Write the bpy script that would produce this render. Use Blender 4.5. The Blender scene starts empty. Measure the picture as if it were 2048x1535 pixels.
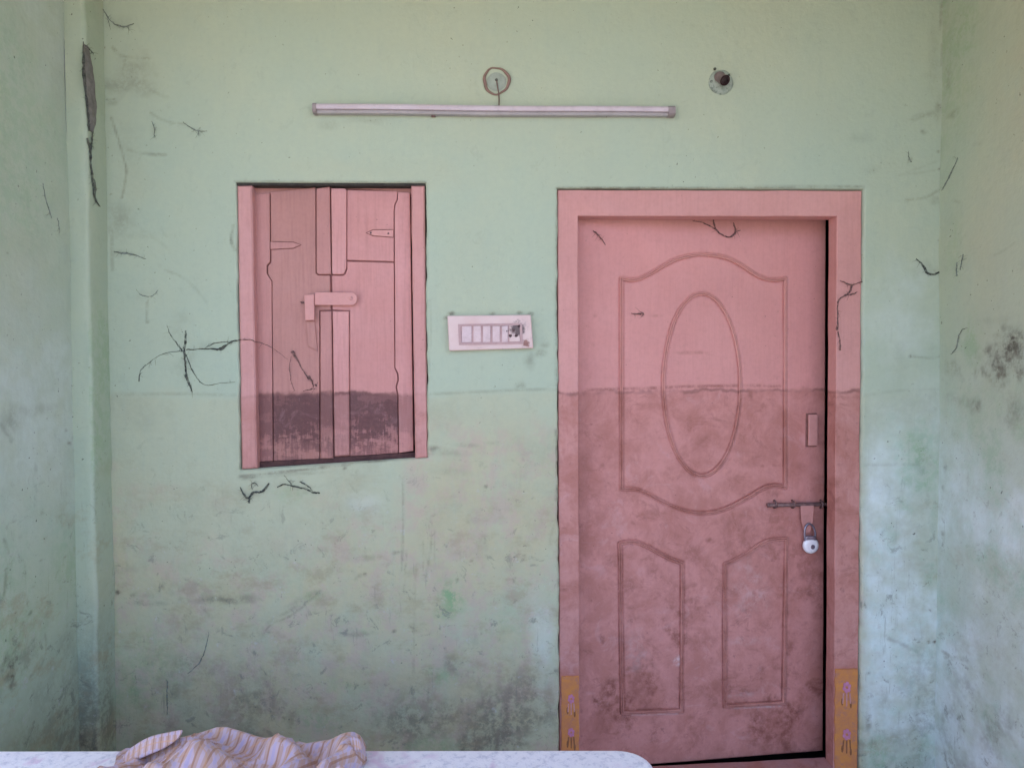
import bpy, bmesh, math, random
import numpy as np
from mathutils import Vector, Matrix

random.seed(7)
S = bpy.context.scene
COL = S.collection

# ------------------------------------------------------------------ camera
CAM = Vector((0.0, -2.7, 1.5))
YAW, PITCH, ROLL = math.radians(2.03), math.radians(1.51), math.radians(-0.31)
PW, PH, PF = 2048.0, 1535.0, 1480.0
FWD = Vector((math.sin(YAW) * math.cos(PITCH), math.cos(YAW) * math.cos(PITCH), -math.sin(PITCH)))
_r = Vector((math.cos(YAW), -math.sin(YAW), 0))
_u = _r.cross(FWD)
RGT = _r * math.cos(ROLL) + _u * math.sin(ROLL)
UPV = -_r * math.sin(ROLL) + _u * math.cos(ROLL)
cd = bpy.data.cameras.new('camera')
cd.sensor_fit = 'HORIZONTAL'
cd.sensor_width = 36.0
cd.lens = 36.0 * PF / PW
cd.clip_start = 0.05
cd.clip_end = 2000
cam = bpy.data.objects.new('camera', cd)
COL.objects.link(cam)
m3 = Matrix((RGT, UPV, -FWD)).transposed()
cam.matrix_world = Matrix.Translation(CAM) @ m3.to_4x4()
S.camera = cam

# ------------------------------------------------------------------ light
SUN_EL, SUN_AZ = math.radians(52), math.radians(28)      # behind the house, a little to the left
world = bpy.data.worlds.new('World')
S.world = world
world.use_nodes = True
wn = world.node_tree.nodes
sky = wn.new('ShaderNodeTexSky')
sky.sky_type = 'NISHITA'
sky.sun_disc = False
sky.sun_elevation = SUN_EL
sky.air_density = 0.52
sky.dust_density = 4.0
sky.ozone_density = 0.15
bg = wn['Background']
bg.inputs[1].default_value = 0.15
world.node_tree.links.new(sky.outputs[0], bg.inputs[0])
# direction towards the sun
SD = Vector((-math.sin(SUN_AZ) * math.cos(SUN_EL), math.cos(SUN_AZ) * math.cos(SUN_EL), math.sin(SUN_EL)))
sky.sun_rotation = math.atan2(SD.x, SD.y)
sl = bpy.data.lights.new('sun', 'SUN')
sl.energy = 2.0
sl.angle = math.radians(0.6)
sl.color = (1.0, 0.95, 0.86)
so = bpy.data.objects.new('sun', sl)
COL.objects.link(so)
so.rotation_euler = SD.to_track_quat('Z', 'Y').to_euler()
S.view_settings.view_transform = 'Standard'
S.view_settings.look = 'None'
S.view_settings.gamma = 1.0
S.view_settings.use_curve_mapping = False
S.view_settings.exposure = 2.9
S.cycles.use_denoising = True
S.cycles.max_bounces = 6
S.cycles.diffuse_bounces = 4
S.cycles.sample_clamp_indirect = 6.0


# ------------------------------------------------------------------ measuring helpers
def ray(px, py):
    return FWD + RGT * ((px - PW / 2) / PF) - UPV * ((py - PH / 2) / PF)


def hit(px, py, p0, n):
    d = ray(px, py)
    t = (Vector(p0) - CAM).dot(n) / d.dot(n)
    return CAM + d * t


def P(px, py, Y=0.0):
    return hit(px, py, (0, Y, 0), Vector((0, 1, 0)))


# ------------------------------------------------------------------ numpy noise
def _hash(ix, iy, seed):
    h = (ix.astype(np.int64) * 374761393 + iy.astype(np.int64) * 668265263 + seed * 1442695041) & 0xFFFFFFFF
    h = ((h ^ (h >> 13)) * 1274126177) & 0xFFFFFFFF
    return ((h ^ (h >> 16)) & 0xFFFF) / 65535.0


def vnoise(x, y, seed=0):
    ix, iy = np.floor(x), np.floor(y)
    fx, fy = x - ix, y - iy
    fx = fx * fx * (3 - 2 * fx)
    fy = fy * fy * (3 - 2 * fy)
    a = _hash(ix, iy, seed); b = _hash(ix + 1, iy, seed)
    c = _hash(ix, iy + 1, seed); d = _hash(ix + 1, iy + 1, seed)
    return (a * (1 - fx) + b * fx) * (1 - fy) + (c * (1 - fx) + d * fx) * fy


def fbm(x, y, sc, seed=0, octv=5, gain=0.5):
    s, a, t = 0, 1.0, 0
    for o in range(octv):
        s = s + a * vnoise(x * sc, y * sc, seed + o * 17)
        t += a
        a *= gain
        sc *= 2.03
    return s / t


def sstep(a, b, x):
    t = np.clip((x - a) / (b - a), 0, 1)
    return t * t * (3 - 2 * t)


# ------------------------------------------------------------------ object helpers
def tag(o, label=None, cat=None, group=None, kind=None):
    if cat and not kind: kind = 'thing'
    if label: o['label'] = label
    if cat: o['category'] = cat
    if group: o['group'] = group
    if kind: o['kind'] = kind
    return o


def empty(name, loc, label=None, cat=None, group=None):
    o = bpy.data.objects.new(name, None)
    o.empty_display_size = 0.05
    COL.objects.link(o)
    o.location = loc
    bpy.context.view_layer.update()
    return tag(o, label, cat, group)


def link(name, me, mat, parent=None, smooth=False, auto=None):
    o = bpy.data.objects.new(name, me)
    if mat is not None:
        me.materials.append(mat)
    if smooth:
        me.polygons.foreach_set('use_smooth', [True] * len(me.polygons))
    COL.objects.link(o)
    if parent is not None:
        o.parent = parent
        if parent.type == 'EMPTY':
            o.matrix_parent_inverse = Matrix.Translation(parent.location).inverted()
    return o


def from_bm(name, bm, mat, parent=None, smooth=False):
    bmesh.ops.recalc_face_normals(bm, faces=bm.faces)
    me = bpy.data.meshes.new(name)
    bm.to_mesh(me)
    bm.free()
    return link(name, me, mat, parent, smooth)


def wobble(bm, amp, sc=9.0, seed=1, axes=(1, 1, 1)):
    bm.verts.ensure_lookup_table()
    C_ = np.array([v.co[:] for v in bm.verts])
    O_ = C_.copy()
    for k in range(3):
        if axes[k]:
            a, b = C_[:, (k + 1) % 3], C_[:, (k + 2) % 3]
            O_[:, k] += (fbm(a * 1.3 + b * .7 + 31.7 * k, b * 1.1 - a * .4 + C_[:, k] * .3, sc, seed + k, 3) - .5) * 2 * amp
    for v, c in zip(bm.verts, O_):
        v.co = c


def prism(bm, outline, y0, y1, bevel=0.0, seg=2):
    """outline in (x, z), front at y0, back at y1"""
    vs = [bm.verts.new((x, y0, z)) for x, z in outline]
    f = bm.faces.new(vs)
    r = bmesh.ops.extrude_face_region(bm, geom=[f])
    nv = [g for g in r['geom'] if isinstance(g, bmesh.types.BMVert)]
    bmesh.ops.translate(bm, verts=nv, vec=(0, y1 - y0, 0))
    if bevel > 0:
        allv = set(vs) | set(nv)
        ed = [e for e in bm.edges if e.verts[0] in allv and e.verts[1] in allv]
        bmesh.ops.bevel(bm, geom=ed, offset=bevel, segments=seg, profile=0.5, affect='EDGES', clamp_overlap=True)


def plank(bm, outline4, y0, y1, bevel=0.003, cuts=14):
    """four-cornered board (tl, tr, br, bl) in x,z; long direction is cut so that it can be uneven"""
    tl, tr, br, bl = [Vector((p[0], p[1])) for p in outline4]
    rows = []
    L = max((tl - bl).length, 0.001)
    Wd = max((tl - tr).length, 0.001)
    nz = max(2, int(cuts * L / max(L, Wd))); nx = max(2, int(cuts * Wd / max(L, Wd)))
    b = bevel
    ts = [0, b / L] + [i / nz for i in range(1, nz)] + [1 - b / L, 1]
    us = [0, b / Wd] + [i / nx for i in range(1, nx)] + [1 - b / Wd, 1]
    us = sorted(set(us)); ts = sorted(set(ts))
    grid = {}
    for i, t in enumerate(ts):
        for j, u in enumerate(us):
            a = tl.lerp(tr, u); c = bl.lerp(br, u)
            p = a.lerp(c, t)
            edge = (i in (0, len(ts) - 1)) or (j in (0, len(us) - 1))
            grid[i, j] = bm.verts.new((p.x, y0 + (b if edge else 0), p.y))
    for i in range(len(ts) - 1):
        for j in range(len(us) - 1):
            bm.faces.new((grid[i, j], grid[i, j + 1], grid[i + 1, j + 1], grid[i + 1, j]))
    ring = [grid[0, j] for j in range(len(us))] + [grid[i, len(us) - 1] for i in range(1, len(ts))] + \
           [grid[len(ts) - 1, j] for j in range(len(us) - 2, -1, -1)] + [grid[i, 0] for i in range(len(ts) - 2, 0, -1)]
    bk = [bm.verts.new((v.co.x, y1, v.co.z)) for v in ring]
    n = len(ring)
    for k in range(n):
        bm.faces.new((ring[k], bk[k], bk[(k + 1) % n], ring[(k + 1) % n]))
    bm.faces.new(bk)


def tube(bm, pts, rad, n=6, closed=False, flat=1.0, up=Vector((0, 1, 0))):
    pts = [Vector(p) for p in pts]
    m = len(pts)
    if not hasattr(rad, '__len__'):
        rad = [rad] * m
    rings = []
    for i, p in enumerate(pts):
        if closed:
            t = pts[(i + 1) % m] - pts[i - 1]
        else:
            t = pts[min(i + 1, m - 1)] - pts[max(i - 1, 0)]
        if t.length < 1e-9: t = Vector((0, 0, 1))
        t.normalize()
        a = t.cross(up)
        if a.length < 1e-4: a = t.cross(Vector((1, 0, 0)))
        a.normalize()
        b = a.cross(t)
        rings.append([bm.verts.new(p + (a * math.cos(q) + b * math.sin(q) * flat) * rad[i]) for q in [2 * math.pi * k / n for k in range(n)]])
    for i in range(m if closed else m - 1):
        A, B = rings[i], rings[(i + 1) % m]
        for k in range(n):
            bm.faces.new((A[k], A[(k + 1) % n], B[(k + 1) % n], B[k]))
    if not closed:
        bm.faces.new(rings[0][::-1]); bm.faces.new(rings[-1])


def lathe(bm, prof, M, n=24):
    """prof: (radius, axial) pairs; axis = local z, placed by matrix M"""
    rings = []
    for r, z in prof:
        if r < 1e-6:
            rings.append([bm.verts.new(M @ Vector((0, 0, z)))])
        else:
            rings.append([bm.verts.new(M @ Vector((r * math.cos(2 * math.pi * k / n), r * math.sin(2 * math.pi * k / n), z))) for k in range(n)])
    for A, B in zip(rings[:-1], rings[1:]):
        for k in range(n):
            a = [A[k % len(A)], A[(k + 1) % len(A)], B[(k + 1) % len(B)], B[k % len(B)]]
            u = []
            for v in a:
                if v not in u: u.append(v)
            if len(u) > 2: bm.faces.new(u)
    for R in (rings[0], rings[-1]):
        if len(R) > 2:
            bm.faces.new(R)


def smoothpath(pts, n=6, closed=False):
    """Catmull-Rom through points"""
    pts = [Vector(p) for p in pts]
    out = []
    m = len(pts)
    for i in range(m if closed else m - 1):
        if closed:
            p0, p1, p2, p3 = pts[i - 1], pts[i], pts[(i + 1) % m], pts[(i + 2) % m]
        else:
            p0, p1, p2, p3 = pts[max(i - 1, 0)], pts[i], pts[i + 1], pts[min(i + 2, m - 1)]
        for k in range(n):
            t = k / n
            out.append(0.5 * (2 * p1 + (p2 - p0) * t + (2 * p0 - 5 * p1 + 4 * p2 - p3) * t * t + (3 * p1 - p0 - 3 * p2 + p3) * t ** 3))
    if not closed: out.append(pts[-1])
    return out


# ------------------------------------------------------------------ materials
class NT:
    def __init__(s, name, rough=0.7):
        s.m = bpy.data.materials.new(name)
        s.m.use_nodes = True
        s.t = s.m.node_tree
        s.b = s.t.nodes['Principled BSDF']
        s.b.inputs['Roughness'].default_value = rough
        s.b.inputs['Specular IOR Level'].default_value = 0.3
        s._pos = None

    def n(s, t): return s.t.nodes.new(t)

    def set(s, sock, v):
        if isinstance(v, bpy.types.NodeSocket): s.t.links.new(v, sock)
        elif isinstance(v, (tuple, list)):
            sock.default_value = (*v, 1.0) if len(v) == 3 and len(sock.default_value) == 4 else v
        else: sock.default_value = v

    def pos(s):
        if s._pos is None:
            s._pos = s.n('ShaderNodeNewGeometry').outputs['Position']
        return s._pos

    def sep(s, v):
        q = s.n('ShaderNodeSeparateXYZ'); s.set(q.inputs[0], v); return q.outputs

    def scale(s, v, k, off=(0, 0, 0)):
        q = s.n('ShaderNodeMapping'); s.set(q.inputs['Vector'], v); q.inputs['Scale'].default_value = k
        q.inputs['Location'].default_value = off
        return q.outputs[0]

    def noise(s, sc, detail=5, rough=0.55, vec=None, dist=0.0):
        q = s.n('ShaderNodeTexNoise'); s.set(q.inputs['Vector'], vec if vec is not None else s.pos())
        q.inputs['Scale'].default_value = sc; q.inputs['Detail'].default_value = detail
        q.inputs['Roughness'].default_value = rough; q.inputs['Distortion'].default_value = dist
        return q.outputs['Fac']

    def mth(s, op, a, b=0.0, c=0.0, clamp=False):
        q = s.n('ShaderNodeMath'); q.operation = op; q.use_clamp = clamp
        s.set(q.inputs[0], a); s.set(q.inputs[1], b); s.set(q.inputs[2], c)
        return q.outputs[0]

    def mr(s, v, a, b, c=0.0, d=1.0):
        q = s.n('ShaderNodeMapRange'); q.interpolation_type = 'SMOOTHSTEP'
        s.set(q.inputs[0], v); q.inputs[1].default_value = a; q.inputs[2].default_value = b
        q.inputs[3].default_value = c; q.inputs[4].default_value = d
        return q.outputs[0]

    def mix(s, f, a, b, mode='MIX'):
        q = s.n('ShaderNodeMix'); q.data_type = 'RGBA'; q.blend_type = mode
        s.set(q.inputs[0], f); s.set(q.inputs[6], a); s.set(q.inputs[7], b)
        return q.outputs[2]

    def bump(s, h, dist, strength=1.0):
        q = s.n('ShaderNodeBump'); s.set(q.inputs['Height'], h)
        q.inputs['Distance'].default_value = dist; q.inputs['Strength'].default_value = strength
        s.t.links.new(q.outputs[0], s.b.inputs['Normal'])

    def col(s, c): s.set(s.b.inputs['Base Color'], c)


ZF = P(700, 787).z          # height of the old high-water line


def wall_material():
    g = NT('limewash_mint', 0.85)
    at = g.n('ShaderNodeAttribute'); at.attribute_name = 'wear'
    sp = g.n('ShaderNodeSeparateColor'); g.set(sp.inputs[0], at.outputs['Color'])
    grime, algae, blush, chalk_daylight = sp.outputs[0], sp.outputs[1], sp.outputs[2], at.outputs['Alpha']
    big = g.noise(1.4, 4); mid = g.noise(7, 3, .6); fine = g.noise(55, 3, .65)
    base = g.mix(g.mr(big, .3, .7), (.420, .490, .360), (.452, .498, .352))
    base = g.mix(g.mr(mid, .35, .75, 0, .35), base, (.398, .478, .366))
    base = g.mix(g.mth('MULTIPLY', blush, g.mr(mid, .15, .65, .45, 1.0)), base, (.49, .445, .275))
    base = g.mix(g.mth('MULTIPLY', g.mr(blush, .45, .75), g.mr(g.noise(9, 4, .7), .45, .62, 0, .6)), base, (.50, .37, .30))
    base = g.mix(g.mth('MULTIPLY', algae, g.mr(g.noise(24, 5, .78), .42, .58, .15, 1.1)), base, (.225, .37, .175))
    base = g.mix(g.mth('MULTIPLY', chalk_daylight, g.mr(g.noise(12, 3, .6), .2, .7, .4, 1)), base, (.77, .85, .86))
    # brush drag: faint upright streaks
    st = g.noise(9, 4, .6, g.scale(g.pos(), (4, 4, .5)))
    base = g.mix(g.mr(st, .45, .8, 0, .16), base, (.36, .43, .35))
    rag = g.noise(19, 6, .78)
    gf = g.mth('MULTIPLY', grime, g.mr(rag, .40, .58, .34, 1.2), clamp=True)
    base = g.mix(gf, base, g.mix(g.mr(big, .4, .6), (.115, .108, .078), (.145, .118, .078)))
    # old scuffing, denser under the tide line
    z = g.sep(g.pos())[2]
    low = g.mr(z, ZF + .05, ZF - .9, .16, 1.0)
    sc1 = g.mth('MULTIPLY', g.mr(g.noise(16, 6, .8, dist=.6), .57, .65), low)
    base = g.mix(g.mth('MULTIPLY', sc1, .58), base, (.17, .175, .14))
    sc2 = g.mth('MULTIPLY', g.mr(g.noise(21, 5, .75, g.scale(g.pos(), (1, 1, 1), (3, 7, 1))), .60, .70), low)
    base = g.mix(g.mth('MULTIPLY', sc2, .5), base, (.50, .49, .46))
    # fly specks and pin holes
    sk = g.mr(g.noise(75, 2, .5), .715, .75)
    sk = g.mth('MULTIPLY', sk, g.mr(g.noise(3.1, 3), .42, .62, .08, .85))
    base = g.mix(sk, base, (.09, .09, .075))
    ol = g.mth('MULTIPLY', g.mr(g.noise(6, 6, .72, g.scale(g.pos(), (1, 1, 1.5), (2, 3, 8))), .50, .66), g.mr(z, ZF, ZF - .7, 0, 1.0))
    base = g.mix(g.mth('MULTIPLY', ol, g.mr(chalk_daylight, .1, .5, .5, .15)), base, (.33, .275, .165))
    dr = g.noise(11, 5, .7, g.scale(g.pos(), (7, 7, .45)))
    base = g.mix(g.mth('MULTIPLY', g.mth('MULTIPLY', g.mr(dr, .60, .68), g.mr(g.noise(2.3, 3), .45, .6)), g.mth('MULTIPLY', low, .45)), base, (.20, .20, .155))
    base = g.mix(g.mr(fine, .3, .8, 0, .12), base, (.30, .34, .28))
    g.col(base)
    h = g.mth('MULTIPLY_ADD', mid, .8, g.mth('MULTIPLY', fine, .35))
    g.bump(h, .008, .6)
    return g.m


def pink_material(name, A, B, grime=.6, scrape=0.0, grain=.25, below=1.0, line=.6, zf=None, bumpd=.0015):
    g = NT(name, 0.55)
    A, B = (A[0], A[1], A[2] * .92), (B[0], B[1], B[2] * .92)
    z0 = ZF if zf is None else zf
    x, y, z = g.sep(g.pos())[:3]
    big = g.noise(3, 4); mid = g.noise(11, 3, .6); fine = g.noise(70, 3, .65)
    gr = g.noise(16, 3, .6, g.scale(g.pos(), (6, 6, .35)))
    c = g.mix(g.mr(big, .3, .7), A, B)
    c = g.mix(g.mr(gr, .4, .8, 0, grain), c, (B[0] * .6, B[1] * .55, B[2] * .55))
    wav = g.mth('MULTIPLY_ADD', g.noise(14, 3, .6), .05, -.025)
    zz = g.mth('SUBTRACT', g.mth('ADD', z, wav), z0)
    fl = g.mr(zz, .012, -.012)                       # 1 below the line
    blot = g.mr(g.noise(8, 5, .72, dist=.4), .36, .66, .32, 1)
    c = g.mix(g.mth('MULTIPLY', g.mth('MULTIPLY', fl, blot), grime * below), c, (.40, .150, .115))
    # the tide line itself
    ln = g.mth('MULTIPLY', g.mr(g.mth('ABSOLUTE', g.mth('ADD', zz, .004)), .009, .002), g.mr(g.noise(9, 3, .6), .38, .6, .1, 1))
    c = g.mix(g.mth('MULTIPLY', ln, line), c, (.21, .085, .075))
    if scrape > 0:
        sc = g.noise(20, 4, .75, g.scale(g.pos(), (5, 5, .55)))
        sc2 = g.noise(9, 5, .75, g.scale(g.pos(), (1, 1, 2.2)))
        deep = g.mr(zz, -.25, -.06, .62, 1.0)
        s1 = g.mr(g.mth('MULTIPLY_ADD', sc2, .75, g.mth('MULTIPLY', sc, .4)), .50, .64)
        s1 = g.mth('MULTIPLY', g.mth('MULTIPLY', g.mth('MULTIPLY_ADD', s1, .80, g.mr(zz, -.22, -.06, .36, .85)), deep, clamp=True), fl)
        c = g.mix(g.mth('MULTIPLY', s1, scrape), c, (.125, .052, .050))
        c = g.mix(g.mth('MULTIPLY', g.mr(sc, .66, .72, 0, .55), fl), c, (.58, .42, .39))
    at = g.n('ShaderNodeAttribute'); at.attribute_name = 'wear'
    sp = g.n('ShaderNodeSeparateColor'); g.set(sp.inputs[0], at.outputs['Color'])
    rag = g.noise(34, 5, .78)
    c = g.mix(g.mth('MULTIPLY', sp.outputs[0], g.mr(rag, .36, .62, .2, 1.3), clamp=True), c, (.255, .085, .062))
    c = g.mix(g.mth('MULTIPLY', sp.outputs[1], g.mr(rag, .4, .6, .1, 1.2), clamp=True), c, (.66, .47, .45))
    hs = g.noise(9, 5, .75, g.scale(g.pos(), (1, 1, 1.25), (5, 1, 2)), dist=.8)
    c = g.mix(g.mth('MULTIPLY', g.mth('MULTIPLY', g.mr(hs, .54, .68), fl), .55 * grime), c, (.27, .095, .07))
    c = g.mix(g.mth('MULTIPLY', g.mth('MULTIPLY', g.mr(hs, .44, .32), fl), .35 * grime), c, (.62, .36, .35))
    dirt = g.mth('MULTIPLY', g.mr(g.noise(24, 3, .7), .60, .78), g.mr(z, ZF + .3, ZF - 1.0, .12, .75))
    c = g.mix(g.mth('MULTIPLY', dirt, grime), c, (.20, .075, .07))
    sk = g.mth('MULTIPLY', g.mr(g.noise(85, 2, .5), .735, .78), g.mr(big, .4, .6, .1, .7))
    c = g.mix(sk, c, (.15, .06, .055))
    c = g.mix(g.mr(fine, .35, .8, 0, .16), c, (B[0] * .62, B[1] * .58, B[2] * .58))
    g.col(c)
    g.set(g.b.inputs['Roughness'], g.mr(mid, .3, .7, .48, .68))
    g.bump(g.mth('ADD', g.mth('MULTIPLY', gr, .8), g.mth('MULTIPLY', fine, .35)), bumpd, .6)
    return g.m


def simple(name, c1, c2=None, rough=.6, metal=0.0, sc=30, bumpd=.0006, dirt=None, dirt_amt=.4):
    g = NT(name, rough)
    c2 = c2 or tuple(v * .7 for v in c1)
    n1 = g.noise(sc, 3, .65)
    c = g.mix(g.mr(n1, .3, .7), c1, c2)
    if dirt:
        c = g.mix(g.mr(g.noise(sc * 1.7, 3, .7), .5, .72, 0, dirt_amt), c, dirt)
    g.col(c)
    g.b.inputs['Metallic'].default_value = metal
    g.bump(g.noise(sc * 4, 4, .6), bumpd, .5)
    return g.m


M_WALL = wall_material()
M_DOOR = pink_material('door_pink_paint', (.665, .300, .288), (.62, .275, .264), grime=.75, grain=.10)
M_MOULD = pink_material('moulding_paint', (.66, .315, .29), (.61, .28, .255), grime=.95, grain=.05)
M_JAMB = pink_material('frame_pink_paint', (.63, .308, .295), (.575, .270, .255), grime=.85, grain=.15, line=.7)
M_SHUT_L = pink_material('left_shutter_paint', (.50, .245, .225), (.455, .215, .195), grime=.35, scrape=1.0, grain=.3, line=.8)  # darker pink than the right shutter
M_SHUT_R = pink_material('right_shutter_paint', (.615, .292, .285), (.57, .262, .25), grime=.35, scrape=1.0, grain=.25, line=.8)
M_STILE_L = pink_material('left_stile_paint', (.525, .252, .24), (.48, .225, .21), grime=.35, scrape=.8, grain=.3, line=.8)
M_STILE_R = pink_material('right_stile_paint', (.655, .322, .32), (.60, .285, .275), grime=.35, scrape=.45, grain=.3, line=.9)
M_WFRAME = pink_material('window_frame_paint', (.62, .315, .31), (.57, .275, .26), grime=.45, grain=.2, line=.15)
M_LATCH = pink_material('painted_iron', (.64, .315, .305), (.60, .285, .27), grime=.3, grain=.05)
M_BACKB = simple('old_backing_wood', (.30, .135, .12), (.24, .10, .09), rough=.9)
M_SILLW = simple('dark_sill_wood', (.10, .045, .042), (.06, .028, .026), rough=.85, sc=40)
M_EDGESHADE = simple('edge_shade', (.20, .085, .07), (.27, .12, .10), rough=.8, sc=50)  # flat dark colour for shade outlines round hinges and handle
M_HEADSHADE = simple('head_shade_dark', (.055, .050, .040), (.035, .03, .025), rough=.9, sc=40)  # shade of the slot above the window frame, as a flat colour
M_SILL = pink_material('threshold_paint', (.50, .30, .33), (.42, .24, .26), grime=.8, grain=.1)
M_DARK = simple('room_dark', (.05, .045, .04), rough=.9)
M_STRAND = simple('sooty_cobweb', (.062, .064, .052), (.11, .112, .092), rough=.95, sc=60)
M_STRANDF = simple('grey_cobweb', (.20, .225, .185), (.28, .31, .26), rough=.95, sc=60)
M_STRANDP = simple('brown_cobweb', (.15, .075, .065), (.22, .12, .105), rough=.95, sc=60)
M_PLATE = simple('yellowed_plastic', (.68, .53, .47), (.64, .47, .42), rough=.4, sc=18, dirt=(.36, .25, .2), dirt_amt=.3)
M_SWITCH = simple('switch_plastic', (.68, .53, .52), (.62, .46, .45), rough=.35, sc=40, dirt=(.4, .3, .28), dirt_amt=.3)
M_MODF = simple('module_frame_plastic', (.52, .34, .32), (.46, .29, .27), rough=.45, sc=40)
M_SOOT = simple('burnt_plastic', (.035, .018, .02), (.14, .085, .085), rough=.8, sc=90, bumpd=.003)
M_BATTEN = simple('batten_enamel', (.60, .50, .515), (.55, .45, .46), rough=.35, sc=14, dirt=(.40, .33, .32), dirt_amt=.35)
M_BATTENSHADE = simple('batten_shade_grey', (.42, .38, .37), (.38, .34, .33), rough=.45, sc=14, dirt=(.28, .25, .23), dirt_amt=.35)  # shade on the lower batten put into the colour
M_CAP = simple('cap_plastic', (.33, .27, .26), (.26, .21, .2), rough=.5)
M_IRON = simple('rusty_iron', (.17, .095, .088), (.24, .145, .135), rough=.55, metal=.35, sc=70, bumpd=.001)
M_WIRE = simple('old_wire', (.13, .075, .06), (.2, .12, .10), rough=.6)
M_RING = simple('ring_clay', (.27, .16, .13), (.22, .15, .11), rough=.7, sc=60)
M_DISC = simple('ring_plate', (.36, .40, .32), (.31, .34, .27), rough=.7, sc=40)
M_LOCK = simple('padlock_steel', (.90, .86, .86), (.84, .79, .80), rough=.35, metal=.15, sc=60)
M_STEEL = simple('shackle_steel', (.30, .27, .33), (.2, .17, .21), rough=.3, metal=.7, sc=60)
M_ORANGE = simple('turmeric_paint', (.60, .235, .06), (.50, .19, .085), rough=.75, sc=22, dirt=(.40, .17, .13), dirt_amt=.8)
M_MAG = simple('magenta_paint', (.56, .22, .34), (.48, .18, .26), rough=.8, sc=60)
M_BROWNP = simple('brown_paint', (.22, .085, .035), (.28, .12, .06), rough=.8, sc=60)
M_PALEP = simple('pale_pink_paint', (.55, .27, .25), (.48, .22, .2), rough=.8, sc=60)
M_HOLDER = simple('old_bakelite', (.22, .165, .15), (.16, .115, .105), rough=.55, sc=60)
M_RED = simple('dark_red_mouth', (.045, .008, .010), (.02, .005, .006), rough=.6, sc=60)
M_BLOCK = simple('painted_block', (.36, .40, .32), (.28, .32, .255), rough=.8, sc=45, dirt=(.10, .125, .095), dirt_amt=.95)
M_NEST = simple('mud_tube', (.16, .15, .125), (.24, .215, .195), rough=.95, sc=45, bumpd=.004)

for m_ in (M_STRAND, M_STRANDF, M_STRANDP):
    nt_ = m_.node_tree
    no = nt_.nodes.new('ShaderNodeTexNoise'); no.inputs['Scale'].default_value = 70; no.inputs['Detail'].default_value = 2
    ge = nt_.nodes.new('ShaderNodeNewGeometry'); nt_.links.new(ge.outputs['Position'], no.inputs['Vector'])
    mp = nt_.nodes.new('ShaderNodeMapRange'); nt_.links.new(no.outputs['Fac'], mp.inputs[0])
    mp.inputs[1].default_value = .35; mp.inputs[2].default_value = .62; mp.inputs[3].default_value = .22; mp.inputs[4].default_value = .95
    nt_.links.new(mp.outputs[0], nt_.nodes['Principled BSDF'].inputs['Alpha'])

# ------------------------------------------------------------------ ground, floor, roof (mostly out of the frame, they shape the light)
def slab(name, x0, x1, y0, y1, z0, z1, mat, kind='structure'):
    bm = bmesh.new()
    prism(bm, [(x0, z0), (x1, z0), (x1, z1), (x0, z1)], y0, y1)
    o = from_bm(name, bm, mat)
    tag(o, kind=kind)
    return o


g = NT('earth', .95)
n1 = g.noise(.4, 6); n2 = g.noise(4, 3, .65)
g.col(g.mix(g.mr(n2, .3, .7, 0, .6), g.mix(g.mr(n1, .35, .65), (.20, .188, .175), (.23, .217, .20)), (.15, .14, .13)))
g.bump(n2, .03, .6)
M_EARTH = g.m
g = NT('cement_floor', .8)
n2 = g.noise(5, 4, .65)
g.col(g.mix(g.mr(n2, .3, .7), (.52, .46, .46), (.43, .38, .38)))
g.bump(g.noise(30, 3, .6), .004, .5)
M_FLOOR = g.m
M_CEIL = simple('ceiling_limewash', (.60, .60, .52), (.50, .50, .44), rough=.9, sc=3)
bm = bmesh.new()
v = [bm.verts.new(c) for c in ((-600, -600, -.35), (600, -600, -.35), (600, 600, -.35), (-600, 600, -.35))]
bm.faces.new(v)
tag(from_bm('ground', bm, M_EARTH), kind='structure')
ROOF_Y = -1.95
FZ = -.052
slab('porch_floor', -3.2, 3.4, -2.5, -.002, -.34, FZ, M_FLOOR)
slab('porch_ceiling', -3.4, 3.6, ROOF_Y, 3.2, 3.02, 3.16, M_CEIL)
# the dark room behind the door and the window
bm = bmesh.new()
for a in (((-1.9, -.3), (1.95, -.3), (1.95, 3.02), (-1.9, 3.02)),):
    prism(bm, list(a), 2.9, 3.05)
prism(bm, [(-2.05, -.3), (-1.9, -.3), (-1.9, 3.02), (-2.05, 3.02)], .16, 3.05)
prism(bm, [(1.95, -.3), (2.1, -.3), (2.1, 3.02), (1.95, 3.02)], .16, 3.05)
prism(bm, [(-1.9, -.25), (1.95, -.25), (1.95, -.13), (-1.9, -.13)], .0, 2.9)
o = from_bm('dark_room', bm, M_DARK)
tag(o, kind='structure')


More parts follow.
